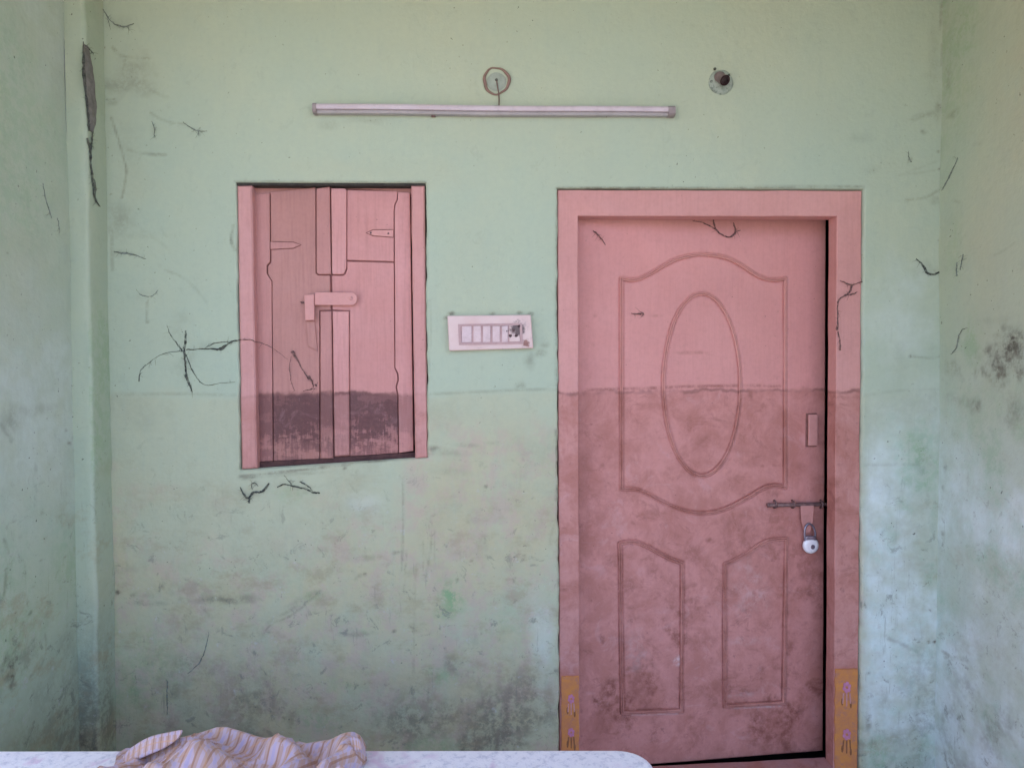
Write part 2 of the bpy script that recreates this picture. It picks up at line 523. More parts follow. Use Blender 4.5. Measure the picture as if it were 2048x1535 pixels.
# ------------------------------------------------------------------ plastered walls: fine grids with wear masks that also hold some painted light and shade
class Surf:
    def __init__(s, o, u, v, us, vs):
        s.o, s.u, s.v = Vector(o), Vector(u), Vector(v)
        s.n = s.u.cross(s.v)            # faces the viewer
        s.us, s.vs = np.asarray(us), np.asarray(vs)
        s.U, s.V = np.meshgrid(s.us, s.vs)
        s.D = np.zeros_like(s.U)
        s.w = {k: np.zeros_like(s.U) for k in ('grime', 'algae', 'blush', 'chalk_daylight')}

    def uv(s, px, py):
        q = hit(px, py, s.o, s.n) - s.o
        return q.dot(s.u), q.dot(s.v)

    def blob(s, k, px, py, rx, ry, a, ang=0.0, soft=1.0, brk=.55, sc=14, seed=3):
        cu, cv = s.uv(px, py)
        eu, _ = s.uv(px + rx, py); _, ev = s.uv(px, py + ry)
        ru, rv = max(abs(eu - cu), .003), max(abs(ev - cv), .003)
        t = math.radians(ang)
        R = 2.6 * max(ru, rv) + .01
        i0, i1 = np.searchsorted(s.us, (cu - R, cu + R)); j0, j1 = np.searchsorted(s.vs, (cv - R, cv + R))
        if i1 <= i0 or j1 <= j0: return
        W_ = (slice(j0, j1), slice(i0, i1))
        U_, V_ = s.U[W_], s.V[W_]
        du, dv = U_ - cu, V_ - cv
        x = du * math.cos(t) + dv * math.sin(t); y = -du * math.sin(t) + dv * math.cos(t)
        d = np.sqrt((x / ru) ** 2 + (y / rv) ** 2)
        if brk > 0:
            d = d + brk * (fbm(U_, V_, sc, seed + int(px), 5, .6) - .5) * 2.2
        s.w[k][W_] = np.maximum(s.w[k][W_], a * sstep(1.25, 1.0 - soft, d))

    def stroke(s, k, pts, w, a, brk=.5):
        q = [s.uv(*p) for p in pts]
        q = [tuple(t) for t in smoothpath([(a_, b_, 0) for a_, b_ in q], 5)] if len(q) > 2 else [(a_, b_, 0) for a_, b_ in q]
        wm = w / 548.0
        qa = np.array(q); R = wm + .01
        i0, i1 = np.searchsorted(s.us, (qa[:, 0].min() - R, qa[:, 0].max() + R)); j0, j1 = np.searchsorted(s.vs, (qa[:, 1].min() - R, qa[:, 1].max() + R))
        if i1 <= i0 or j1 <= j0: return
        W_ = (slice(j0, j1), slice(i0, i1))
        U_, V_ = s.U[W_], s.V[W_]
        best = np.full_like(U_, 9.0)
        for (x0, y0, _), (x1, y1, _) in zip(q[:-1], q[1:]):
            dx, dy = x1 - x0, y1 - y0
            L = dx * dx + dy * dy + 1e-12
            t = np.clip(((U_ - x0) * dx + (V_ - y0) * dy) / L, 0, 1)
            best = np.minimum(best, np.hypot(U_ - x0 - t * dx, V_ - y0 - t * dy))
        f = sstep(wm, wm * .15, best)
        if brk: f = f * (1 - brk + brk * 1.6 * fbm(U_, V_, 30, int(pts[0][0]), 3)).clip(0, 1)
        s.w[k][W_] = np.maximum(s.w[k][W_], a * f)

    def build(s, name, mat, hole=None, reveal=0.0, warp=None, parent=None):
        nu, nv = len(s.us), len(s.vs)
        U, V, D = s.U.copy(), s.V.copy(), s.D.copy()
        keep = np.ones((nv - 1, nu - 1), bool)
        if hole is not None:
            uc = (s.us[:-1] + s.us[1:]) / 2; vc = (s.vs[:-1] + s.vs[1:]) / 2
            UC, VC = np.meshgrid(uc, vc)
            for (a, b, c, d) in hole:
                keep &= ~((UC > a) & (UC < b) & (VC > c) & (VC < d))
        if warp: U, V, D = warp(U, V, D)
        co = (np.array(s.o)[None, None] + U[..., None] * np.array(s.u) + V[..., None] * np.array(s.v) + D[..., None] * np.array(s.n)).reshape(-1, 3)
        idx = np.arange(nu * nv).reshape(nv, nu)
        quads = np.stack([idx[:-1, :-1], idx[:-1, 1:], idx[1:, 1:], idx[1:, :-1]], -1)[keep]
        wear = np.stack([s.w['grime'], s.w['algae'], s.w['blush'], s.w['chalk_daylight']], -1).reshape(-1, 4)
        if hole is not None and reveal > 0:
            # sides of the openings: edges used by one face only, inside the sheet
            e = np.concatenate([quads[:, [0, 1]], quads[:, [1, 2]], quads[:, [2, 3]], quads[:, [3, 0]]])
            key = np.sort(e, 1)
            kk = key[:, 0].astype(np.int64) * (nu * nv) + key[:, 1]
            _, inv, cnt = np.unique(kk, return_inverse=True, return_counts=True)
            bd = e[cnt[inv] == 1]
            iu, iv = bd % nu, bd // nu
            inner = ~(((iu == 0).all(1)) | ((iu == nu - 1).all(1)) | ((iv == 0).all(1)) | ((iv == nv - 1).all(1)))
            bd = bd[inner]
            vid = np.unique(bd)
            # round the lip: push the very edge back a little, then the reveal goes straight in
            co[vid] -= np.array(s.n) * .004
            new = {int(o): len(co) + i for i, o in enumerate(vid)}
            extra = co[vid] - np.array(s.n) * reveal
            co = np.concatenate([co, extra]); wear = np.concatenate([wear, wear[vid] * .8])
            q2 = np.array([[b, a, new[int(a)], new[int(b)]] for a, b in bd])
            quads = np.concatenate([quads, q2])
        used = np.unique(quads)
        rm = np.full(len(co), -1); rm[used] = np.arange(len(used))
        co, wear, quads = co[used], wear[used], rm[quads]
        me = bpy.data.meshes.new(name)
        me.vertices.add(len(co)); me.vertices.foreach_set('co', co.astype(np.float32).ravel())
        me.loops.add(quads.size); me.loops.foreach_set('vertex_index', quads.astype(np.int32).ravel())
        me.polygons.add(len(quads)); me.polygons.foreach_set('loop_start', np.arange(0, quads.size, 4, dtype=np.int32))
        me.polygons.foreach_set('use_smooth', np.ones(len(quads), bool))
        at = me.attributes.new('wear', 'FLOAT_COLOR', 'POINT')
        at.data.foreach_set('color', np.clip(wear, 0, 1).astype(np.float32).ravel())
        me.update(calc_edges=True)
        return link(name, me, mat, parent)


def lin(a, b, st, extra=()):
    n = max(2, int(round((b - a) / st)))
    g_ = list(np.linspace(a, b, n + 1))
    for e in extra:
        k = int(np.argmin([abs(e - q) for q in g_])); g_[k] = e
    return sorted(g_)


XL, XR = -1.345, 1.688
dTL, dTR, dBR = P(1114, 376), P(1728, 375), P(1725, 1515)
DX0, DX1, DZ1 = dTL.x, dTR.x, dTL.z
wTL, wTR, wBL, wBR = P(471, 364), P(850.5, 366), P(481, 940), P(857, 915)
WX0, WX1 = (wTL.x + wBL.x) / 2, (wTR.x + wBR.x) / 2
WZ1, WZ0 = (wTL.z + wTR.z) / 2, (wBL.z + wBR.z) / 2
wslope = (wBR.z - wBL.z) / (WX1 - WX0)

us = lin(XL - .01, XR + .01, .006, (DX0, DX1, WX0, WX1))
vs = lin(-.07, 3.03, .006, (DZ1, WZ1, WZ0))
B = Surf((0, 0, 0), (1, 0, 0), (0, 0, 1), us, vs)
B.D = (fbm(B.U, B.V, 1.3, 5, 3) - .5) * .016 + (fbm(B.U, B.V, 8, 9, 4) - .5) * .0035
# keep the plaster flat round the openings so that frames meet it
U, V = B.U, B.V
near_d = np.maximum(np.maximum(DX0 - U, U - DX1), V - DZ1)
near_w = np.maximum(np.maximum(WX0 - U, U - WX1), np.maximum(WZ0 - V, V - WZ1))
flat = sstep(.0, .12, np.minimum(near_d, near_w))
B.D = B.D * flat
F = lambda sc, seed, o=5, gn=.55: fbm(B.U, B.V, sc, seed, o, gn)
below = sstep(.015, -.02, V - (ZF + (F(3, 41) - .5) * .05))
# the band under the tide line is yellowed and pinkish in patches
B.w['blush'] = below * .34 + sstep(1.2, .3, V) * .26 + sstep(1.5, .9, V) * sstep(.36, .66, F(1.9, 11)) * .62 + sstep(.45, .75, F(1.2, 12)) * .16
B.w['blush'] *= 1 - .75 * sstep(1.35, 1.5, U)
foot = sstep(.95, .05, V)
B.w['grime'] = (foot ** 1.5) * (.05 + .60 * sstep(.40, .72, F(3.6, 21, 6, .65)))
B.w['grime'] *= 1 - .45 * sstep(1.38, 1.45, U)
B.w['grime'] = np.maximum(B.w['grime'], below * .10 * sstep(.4, .7, F(6, 23)))
B.w['chalk_daylight'] = sstep(1.38, 1.44, U) * sstep(ZF + .25, ZF - .5, V) * (.28 + .5 * sstep(.34, .64, F(3.5, 31, 6, .6)))  # chalk, with the brighter daylight at lower right painted in
B.w['algae'] = sstep(.56, .70, F(2.6, 33)) * foot * .5 + sstep(1.40, 1.46, U) * sstep(ZF + .1, ZF - .3, V) * sstep(.47, .62, F(5, 35, 6, .62)) * .8
# tide line
B.stroke('grime', [(232, 788), (360, 787), (470, 790)], 5, .22)
B.stroke('grime', [(858, 788), (960, 783), (1040, 779), (1112, 778)], 5, .25)
B.stroke('grime', [(1732, 790), (1800, 780), (1880, 778)], 5, .15)
B.stroke('grime', [(1732, 930), (1790, 928), (1862, 930)], 5, .22)
B.stroke('grime', [(1735, 1050), (1800, 1046), (1845, 1050)], 4, .12)
B.stroke('grime', [(1735, 1150), (1780, 1148), (1800, 1140)], 4, .12)
# patches read off the photograph
for a in [(905, 1195, 34, 42, .85), (880, 1225, 16, 14, .6), (590, 985, 50, 22, .25), (1848, 890, 34, 54, .85), (1790, 870, 40, 40, .25), (1830, 1240, 30, 34, .8), (1752, 1240, 22, 60, .65),
          (1770, 1330, 25, 45, .25), (885, 1345, 36, 28, .5), (640, 1440, 60, 40, .42), (700, 1370, 60, 26, .3), (270, 1380, 18, 50, .55), (300, 1480, 50, 25, .4), (715, 1265, 46, 16, .3),
          (225, 1230, 12, 120, .45), (1830, 1390, 26, 40, .5), (1868, 1010, 10, 60, .5), (1770, 1430, 24, 60, .35), (1010, 1250, 60, 60, .18), (620, 1190, 45, 12, .35)]:
    B.blob('algae', *a[:5])
for a in [(640, 1045, 110, 60, .62), (500, 880, 120, 60, .35), (560, 1320, 120, 60, .62), (985, 1330, 110, 50, .75), (300, 1350, 60, 60, .35), (760, 350, 240, 45, .2), (950, 560, 90, 200, .14),
          (930, 980, 150, 120, .45), (420, 1010, 140, 70, .35), (1080, 1060, 30, 40, .55), (780, 980, 60, 80, .3), (320, 810, 110, 40, .35), (590, 1440, 16, 60, .65), (985, 900, 90, 40, .42), (575, 1240, 60, 30, .4),
          (270, 370, 60, 50, .15), (1820, 1440, 60, 50, .35), (1690, 1290, 10, 10, .1)]:
    B.blob('blush', *a[:5])
for a in [(720, 1010, 45, 25, .2), (1085, 1290, 30, 110, .3), (1800, 640, 90, 120, .25)]:
    B.blob('chalk_daylight', *a[:5])
for a in [(860, 1440, 130, 60, .55), (500, 1475, 45, 34, .6), (820, 1400, 60, 50, .35), (1000, 1440, 90, 55, .4), (905, 1330, 20, 34, .45), (585, 1430, 16, 50, .38), (300, 1205, 60, 8, .4), (440, 1197, 90, 13, .58),
          (390, 1180, 120, 30, .2), (330, 1320, 90, 14, .22), (600, 1200, 60, 10, .34, 24), (570, 1225, 50, 6, .3, 30), (710, 1268, 44, 8, .4), (550, 1350, 10, 24, .35), (870, 1350, 10, 10, .3), (1060, 720, 14, 22, .4), (1080, 705, 14, 10, .4), (1090, 690, 12, 8, .3), (1042, 770, 12, 10, .4),
          (735, 242, 45, 8, .22), (660, 250, 20, 14, .16), (880, 912, 60, 10, .26), (870, 905, 16, 8, .5), (935, 893, 26, 7, .35), (985, 885, 20, 6, .28), (500, 945, 24, 7, .6), (600, 943, 100, 5, .28), (900, 950, 60, 8, .14), (960, 1040, 40, 12, .18),
          (270, 145, 46, 46, .26), (240, 170, 50, 20, .34), (275, 165, 34, 12, .32), (225, 205, 14, 8, .3), (240, 440, 34, 44, .32), (290, 175, 40, 20, .2), (260, 300, 30, 60, .1), (225, 460, 16, 14, .34), (270, 470, 50, 10, .15),
          (1868, 110, 14, 80, .22), (1850, 230, 44, 8, .3, 18), (1878, 215, 10, 40, .3), (1862, 150, 26, 14, .22), (1850, 265, 10, 6, .35), (1745, 340, 24, 12, .16), (1876, 400, 20, 10, .3), (1720, 275, 30, 10, .12), (1800, 720, 18, 40, .1), (1840, 930, 20, 26, .22),
          (1855, 1000, 8, 22, .3), (1770, 1400, 20, 30, .28), (1840, 1420, 26, 20, .26), (1800, 1470, 70, 30, .28), (1736, 1440, 8, 30, .5), (1745, 1490, 16, 30, .4), (950, 1280, 30, 40, .14), (640, 1100, 60, 10, .2), (740, 1115, 50, 8, .25), (790, 1105, 8, 6, .5), (720, 1150, 8, 6, .4),
          (365, 640, 24, 24, .14), (250, 1140, 40, 12, .16), (300, 1190, 50, 12, .2), (690, 1440, 40, 50, .2)]:
    B.blob('grime', *a[:5], ang=a[5] if len(a) > 5 else 0)
for a in [(370, 720, 24, 60, .16), (500, 985, 34, 22, .22), (600, 975, 40, 12, .16), (1858, 540, 26, 16, .22), (425, 692, 40, 10, .15), (355, 670, 26, 26, .12), (290, 590, 30, 14, .12), (240, 45, 40, 16, .12), (308, 260, 12, 18, .1), (255, 506, 40, 8, .25)]:
    B.blob('grime', *a[:5], brk=.9, sc=22)
# thin marks: old cobweb shadows, drips, scratches
for pts, w, a in [([(225, 95), (245, 112), (300, 117)], 5, .35), ([(250, 120), (248, 160), (300, 180), (335, 195)], 6, .22), ([(205, 190), (215, 199), (228, 198)], 4, .4), ([(222, 235), (245, 310), (252, 345), (244, 395)], 4, .38),
                  ([(255, 300), (285, 306), (330, 310)], 5, .32), ([(300, 225), (330, 242), (370, 248)], 4, .2), ([(268, 450), (300, 470), (340, 500)], 5, .13), ([(330, 540), (375, 560), (415, 605)], 4, .18), ([(296, 600), (295, 620), (295, 640)], 3, .3),
                  ([(806, 960), (806, 1060), (803, 1140)], 4, .24), ([(858, 1050), (862, 1090), (850, 1160)], 4, .26), ([(845, 1080), (846, 1140)], 3, .22), ([(832, 1130), (829, 1210), (826, 1380)], 4, .2), ([(870, 1060), (868, 1120)], 3, .2), ([(813, 1100), (808, 1180)], 3, .2),
                  ([(640, 1180), (590, 1225), (540, 1250), (520, 1285)], 4, .34), ([(470, 1255), (540, 1245), (600, 1240)], 4, .16), ([(1850, 330), (1875, 322), (1800, 350)], 4, .12), ([(1812, 400), (1850, 395), (1878, 380)], 5, .28), ([(1800, 350), (1840, 345), (1872, 340)], 4, .12),
                  ([(1880, 60), (1884, 0)], 5, .3), ([(1884, 90), (1883, 130)], 5, .3), ([(1822, 712), (1860, 716), (1880, 712)], 4, .22), ([(1775, 1275), (1810, 1290), (1850, 1310), (1870, 1312)], 7, .3), ([(1770, 1270), (1840, 1305)], 5, .2), ([(225, 470), (224, 500), (226, 540)], 6, .2),
                  ([(860, 600), (862, 660), (858, 740)], 4, .12), ([(1108, 1050), (1100, 1080), (1112, 1110)], 6, .2), ([(466, 450), (462, 480), (470, 500)], 4, .5), ([(1112, 860), (1115, 930), (1113, 1000)], 5, .45), ([(1116, 1100), (1117, 1200), (1118, 1300)], 5, .35), ([(1112, 420), (1112, 600), (1112, 770)], 4, .3)]:
    B.stroke('grime', pts, w, a * 1.25, brk=.75)
for px, py, r, a in [(207, 95, 4, .7), (221, 388, 4, .55), (1822, 318, 4, .7), (1817, 322, 4, .5), (1880, 338, 5, .7), (1878, 303, 4, .4), (1879, 480, 4, .5), (1855, 1283, 5, .9), (1868, 1282, 5, .95), (1735, 1345, 5, .8), (1803, 1385, 4, .5), (972, 973, 5, .85), (1065, 995, 4, .5),
                     (868, 1030, 4, .45), (797, 1104, 5, .45), (730, 1148, 5, .5), (712, 1157, 5, .4), (915, 1158, 4, .4), (963, 1265, 4, .5), (235, 1184, 6, .8), (265, 1190, 7, .4), (325, 1175, 7, .45), (567, 1435, 7, .6), (935, 1465, 6, .5), (532, 1345, 4, .5), (788, 1262, 4, .55), (1820, 712, 5, .7),
                     (1846, 262, 5, .4), (295, 606, 4, .5), (296, 643, 5, .45), (341, 250, 4, .2), (1048, 1110, 4, .4), (943, 1120, 3, .4), (690, 937, 5, .6), (775, 1128, 4, .3), (1737, 1430, 6, .6), (1000, 1020, 3, .3), (1880, 210, 5, .5)]:
    B.blob('grime', px, py, r * 1.1, r * .9, a * 1.1, brk=.5, sc=60, soft=.9)


B.stroke('grime', [(470, 362.5), (600, 362), (720, 362.5), (851, 364)], 3, .35, brk=.3)  # painted shade line under the plaster lip over the window
B.stroke('grime', [(1113, 376), (1400, 375), (1728, 374)], 3.5, .55)  # shadow of the plaster lip painted along the door head
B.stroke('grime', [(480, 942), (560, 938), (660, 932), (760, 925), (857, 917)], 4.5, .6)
for px, py in ((903, 627), (985, 627), (1040, 626), (1060, 628), (893, 635)):
    B.blob('grime', px, py, 8, 5, .75, brk=.5)


def bwarp(U, V, D):
    s_ = np.exp(-((V - WZ0) / .10) ** 2) * sstep(WX0 - .25, WX0 - .02, U) * sstep(WX1 + .25, WX1 + .02, U)
    V = V + s_ * wslope * (np.clip(U, WX0, WX1) - (WX0 + WX1) / 2)
    e1 = (fbm(V, U * 0, 17, 61, 4) - .5) * .010
    band = np.exp(-(np.minimum(abs(U - DX0), np.minimum(abs(U - DX1), np.minimum(abs(U - WX0), abs(U - WX1)))) / .012) ** 2)
    U = U + e1 * band
    return U, V, D


wall = B.build('house_wall', M_WALL, hole=[(DX0, DX1, -1, DZ1), (WX0, WX1, WZ0, WZ1)], reveal=.16, warp=bwarp)
tag(wall, 'mint green plaster wall that holds the pink door and the shuttered window', 'wall')
# outer ends of the house wall, beyond the side walls
for xa, xb in ((-3.2, XL - .06), (XR + .01, 3.4)):
    pass

# ---- left side wall with its corner pilaster
PY = -.125
XP = P(128, 40, PY).x
LU = Surf((XP, PY, 0), (0, 1, 0), (0, 0, 1), lin(-.50, 0, .006), lin(-.07, 3.03, .006))   # u runs towards the house; normal = +x
LU.D = (fbm(LU.U, LU.V, 1.6, 71, 3) - .5) * .014 + (fbm(LU.U, LU.V, 9, 72, 4) - .5) * .003
foot = sstep(.9, .0, LU.V)
LU.w['grime'] = foot * (.14 + .5 * sstep(.36, .7, fbm(LU.U, LU.V, 3, 73, 6, .6)))  # darkens the wall towards the floor, in patches
LU.w['blush'] = sstep(.5, .7, fbm(LU.U, LU.V, 1.8, 75)) * .1
LU.w['chalk_daylight'] = (.12 + sstep(.4, .7, fbm(LU.U, LU.V, 1.5, 76)) * .25) * sstep(.6, 1.4, LU.V)
LU.w['algae'] = sstep(.45, .72, fbm(LU.U, LU.V, 2.2, 77)) * .35
LU.blob('grime', 24, 1335, 20, 38, .95, brk=.9, sc=40)
LU.blob('grime', 55, 1310, 30, 40, .35, brk=1.0, sc=40)
LU.blob('grime', 20, 840, 26, 30, .3, brk=.8)
LU.blob('grime', 60, 820, 60, 14, .2)
LU.blob('grime', 130, 1290, 20, 70, .3)
for px, py, r, a in [(138, 216, 7, .8), (15, 226, 5, .4), (110, 268, 4, .4), (13, 506, 5, .5), (110, 830, 5, .5), (132, 860, 6, .45), (138, 886, 7, .7), (45, 925, 6, .35), (85, 1025, 6, .7), (28, 1042, 6, .4), (12, 1138, 7, .8), (66, 1172, 5, .6), (60, 1226, 8, .7), (40, 1073, 5, .5), (90, 1195, 5, .4), (130, 1113, 5, .4), (82, 1120, 5, .4)]:
    LU.blob('grime', px, py, r * .8, r * .6, a * .8, brk=.7, sc=60, soft=.9)
for pts, w, a in [([(8, 1080), (14, 1092), (17, 1105)], 6, .5), ([(12, 1145), (10, 1170), (8, 1190)], 6, .35), ([(90, 1270), (92, 1300), (82, 1330), (60, 1352)], 6, .4), ([(40, 1290), (20, 1330), (30, 1370)], 10, .6), ([(5, 850), (15, 865), (24, 880)], 9, .4), ([(100, 1320), (104, 1350), (110, 1380)], 5, .25)]:
    LU.stroke('grime', pts, w, a)
lw = LU.build('side_wall', M_WALL)
tag(lw, 'left side wall of the porch, pale green plaster with a black scuff low down', 'wall')
# pilaster: front strip and inner side, with a rounded arris
vs2 = lin(-.07, 3.03, .012)
prof = [(XP, PY)]
r_ = .012
prof += [(XP + t * (XL - r_ - XP), PY) for t in (.25, .5, .75, 1.0)]
for k in range(1, 5):
    a = k / 4 * math.pi / 2
    prof.append((XL - r_ + r_ * math.sin(a), PY + r_ - r_ * math.cos(a)))
prof += [(XL, PY + r_ + t * (.02 - PY - r_)) for t in (.2, .4, .6, .8, 1.0)]
bm = bmesh.new()
rows = []
vz = np.array(vs2)
W1 = [(fbm(vz, vz * 0 + i * .05, 6, 81, 4) - .5) * .010 for i in range(len(prof))]
W2 = (fbm(vz, vz * 0 + 3.3, 11, 83, 4) - .5) * .008
for jz, zz in enumerate(vs2):
    row = []
    for i, (x, y) in enumerate(prof):
        w1, w2 = W1[i][jz], W2[jz]
        row.append(bm.verts.new((x + (w1 * .5 + w2 if i > 3 else w1 * .3), y + (w1 if 0 < i < 9 else 0), zz)))
    rows.append(row)
for A_, B_ in zip(rows[:-1], rows[1:]):
    for k in range(len(prof) - 1):
        bm.faces.new((A_[k], A_[k + 1], B_[k + 1], B_[k]))
me = bpy.data.meshes.new('corner_pilaster')
bm.to_mesh(me); bm.free()
co = np.zeros(len(me.vertices) * 3, np.float32); me.vertices.foreach_get('co', co); co = co.reshape(-1, 3)
nz_ = fbm(co[:, 0] * 2 + co[:, 1] * 2, co[:, 2], 3, 91, 6, .6)
ft = sstep(.9, 0, co[:, 2])
wear = np.zeros((len(co), 4), np.float32)
wear[:, 0] = ft * (.2 + .5 * sstep(.38, .7, nz_)) + .5 * np.exp(-((co[:, 2] - .16) / .06) ** 2) * (co[:, 0] < XL - .005)
wear[:, 1] = sstep(.45, .7, fbm(co[:, 0] + co[:, 1], co[:, 2], 1.5, 93)) * .4 * (co[:, 0] > XL - .008)
wear[:, 2] = np.maximum(sstep(.5, .7, fbm(co[:, 0], co[:, 2], 1.9, 94)) * .3, .9 * np.exp(-((co[:, 2] - .20) / .08) ** 2))
at = me.attributes.new('wear', 'FLOAT_COLOR', 'POINT'); at.data.foreach_set('color', np.clip(wear, 0, 1).ravel())
link('corner_pilaster', me, M_WALL, lw, smooth=True)

bm = bmesh.new()
prism(bm, [(-2.05, -.07), (XP - .004, -.07), (XP - .004, 3.015), (-2.05, 3.015)], PY - .498, .165, .004)
from_bm('masonry', bm, M_WALL, lw)

# ---- right side wall
RU = Surf((XR, 0, 0), (0, -1, 0), (0, 0, 1), lin(-.01, 1.3, .006), lin(-.07, 3.03, .006))
RU.D = (fbm(RU.U, RU.V, 1.6, 101, 3) - .5) * .014 + (fbm(RU.U, RU.V, 9, 102, 4) - .5) * .003
RU.w['blush'] = sstep(.4, .7, fbm(RU.U, RU.V, 1.8, 105)) * .3 * sstep(.8, 2.0, RU.V) + .25 * sstep(.1, .3, RU.U) * sstep(1.0, 1.9, RU.V)
RU.w['chalk_daylight'] = sstep(1.7, .8, RU.V) * (.36 + .46 * sstep(.34, .62, fbm(RU.U, RU.V, 3, 106, 6, .6)))  # stronger daylight low on this wall painted in along with the chalk
RU.w['algae'] = sstep(1.6, .9, RU.V) * sstep(.52, .68, fbm(RU.U, RU.V, 3.3, 109, 6, .62)) * .9 + sstep(2.0, 2.6, RU.V) * sstep(.3, .0, RU.U) * .3
RU.w['grime'] = sstep(.75, .05, RU.V) * (.08 + .55 * sstep(.42, .72, fbm(RU.U, RU.V, 3.4, 107, 6, .6))) + .08 * sstep(2.2, 2.9, RU.V)
for a in [(2010, 715, 50, 66, .85), (2030, 690, 34, 46, .9), (1950, 810, 14, 20, .5), (1920, 800, 40, 20, .25), (2030, 820, 30, 40, .35), (1905, 735, 20, 20, .3), (1895, 150, 10, 30, .35), (1900, 230, 18, 12, .3), (1960, 285, 24, 6, .16), (1940, 1380, 22, 26, .4), (1920, 1450, 14, 34, .3),
          (1985, 1470, 34, 40, .38), (2015, 1440, 20, 26, .34), (1900, 1310, 18, 5, .5), (1890, 1460, 12, 12, .3), (1912, 1296, 4, 12, .5), (1890, 935, 5, 9, .6), (1886, 975, 4, 9, .6), (1885, 1065, 6, 6, .5), (1990, 640, 50, 12, .12)]:
    RU.blob('grime', *a[:5], brk=.85, sc=26)
for a in [(1940, 690, 26, 60, .5), (1915, 1180, 30, 80, .4), (1900, 1230, 24, 50, .6), (1960, 1420, 40, 50, .4), (1915, 870, 26, 50, .3), (1895, 1010, 12, 120, .4), (1925, 60, 40, 80, .4), (1900, 1090, 20, 60, .3), (1990, 900, 40, 60, .2), (1910, 480, 26, 120, .2)]:
    RU.blob('algae', *a[:5])
for pts, w, a in [([(1890, 1312), (1915, 1316), (1935, 1318)], 8, .35), ([(1900, 1330), (1930, 1370), (1990, 1420), (2030, 1490)], 12, .22), ([(1890, 725), (1910, 740), (1925, 760)], 10, .25), ([(1905, 400), (1920, 405)], 4, .2), ([(1990, 510), (2010, 500), (2030, 485)], 4, .15)]:
    RU.stroke('grime', pts, w, a)
rw = RU.build('side_wall', M_WALL)
tag(rw, 'right side wall of the porch, chalky pale plaster with low daylight painted in and black mould at shoulder height', 'wall')

bm = bmesh.new()
prism(bm, [(XR + .012, -.07), (2.1, -.07), (2.1, 3.015), (XR + .012, 3.015)], -1.298, .165, .004)
from_bm('masonry', bm, M_WALL, rw)

# ------------------------------------------------------------------ door
door = empty('panelled_door', ((DX0 + DX1) / 2, .05, 0), 'pink painted house door with oval panel, slightly ajar in its pink frame', 'door')
FY0, FY1 = .010, .075
JL = P(1157, 700, FY0).x          # inner face of left jamb
JR = P(1671, 900, FY0).x
LZ = P(1400, 432, FY0).z          # underside of the lintel
gap = .003
x0f, x1f, z1f = DX0 + gap, DX1 - gap, DZ1 - .004
bw = .0025
xs_ = [x0f, x0f + bw, (x0f + JL) / 2, JL - bw, JL] + [JL + (JR - JL) * k / 24 for k in range(1, 24)] + [JR, JR + bw, (JR + x1f) / 2, x1f - bw, x1f]
zs_ = [FZ + (LZ - FZ) * k / 60 for k in range(61)] + [LZ + bw, (LZ + z1f) / 2, z1f - bw, z1f]
bm = bmesh.new()
gv = {}


def fv(i, j):
    if (i, j) not in gv:
        x, z = xs_[i], zs_[j]
        edge = x in (x0f, x1f) or z == z1f or (z <= LZ and x in (JL, JR)) or (z == LZ and JL <= x <= JR)
        gv[i, j] = bm.verts.new((x, FY0 + (bw if edge else 0), z))
    return gv[i, j]


for i in range(len(xs_) - 1):
    for j in range(len(zs_) - 1):
        xc, zc = (xs_[i] + xs_[i + 1]) / 2, (zs_[j] + zs_[j + 1]) / 2
        if xc < JL or xc > JR or zc > LZ:
            bm.faces.new((fv(i, j), fv(i + 1, j), fv(i + 1, j + 1), fv(i, j + 1)))
bed = [e for e in bm.edges if len(e.link_faces) == 1]
r = bmesh.ops.extrude_edge_only(bm, edges=bed)
for q in r['geom']:
    if isinstance(q, bmesh.types.BMVert): q.co.y = FY1
wobble(bm, .0020, 7, 3)
jambL = jambR = from_bm('door_frame', bm, M_JAMB, door)
# threshold
TZ = P(1655, 1513, .085).z
bm = bmesh.new()
T0 = P(1310, 1531, .085); T1 = P(1655, 1513, .085)
tz = lambda x: T0.z + (T1.z - T0.z) * (x - T0.x) / (T1.x - T0.x)
plank(bm, [(JL - .02, tz(JL - .02)), (JR - .001, tz(JR)), (JR - .001, FZ - .03), (JL - .02, FZ - .03)], -.015, .085, .006, 24)
bmesh.ops.subdivide_edges(bm, edges=[e for e in bm.edges if abs((e.verts[0].co - e.verts[1].co).y) > .05], cuts=3)
wobble(bm, .002, 9, 33)
from_bm('threshold', bm, M_SILL, door)

# leaf plane: hinged on the left, opened a few degrees inwards
TH = math.radians(4.6)
HX, HY = JL - .03, .081
LUx = Vector((math.cos(TH), math.sin(TH), 0))
LN = Vector((math.sin(TH), -math.cos(TH), 0))       # towards the viewer
LO = Vector((HX, HY, 0))


def leaf_uv(px, py):
    q = hit(px, py, LO, LN) - LO
    return q.dot(LUx), q.z


def leaf_pt(u, z, d=0.0):
    return LO + LUx * u + Vector((0, 0, z)) + LN * d


LW = leaf_uv(1649, 900)[0]
LB0, LB1 = leaf_uv(1310, 1526)[1], leaf_uv(1650, 1500)[1]
LU0, LU1 = leaf_uv(1310, 1526)[0], leaf_uv(1650, 1500)[0]


def leaf_bottom(u_):
    return LB0 + (LB1 - LB0) * (u_ - LU0) / (LU1 - LU0)


def dense(corners, step=14):
    out = []
    n = len(corners)
    for i in range(n):
        a, b = corners[i], corners[(i + 1) % n]
        L = math.hypot(b[0] - a[0], b[1] - a[1])
        m = max(1, int(L / step))
        for k in range(m):
            t = k / m
            out.append((a[0] + (b[0] - a[0]) * t, a[1] + (b[1] - a[1]) * t))
    return out


def cr(pts, n=5):
    return [(q.x, q.y) for q in smoothpath([(a, b, 0) for a, b in pts], n)]


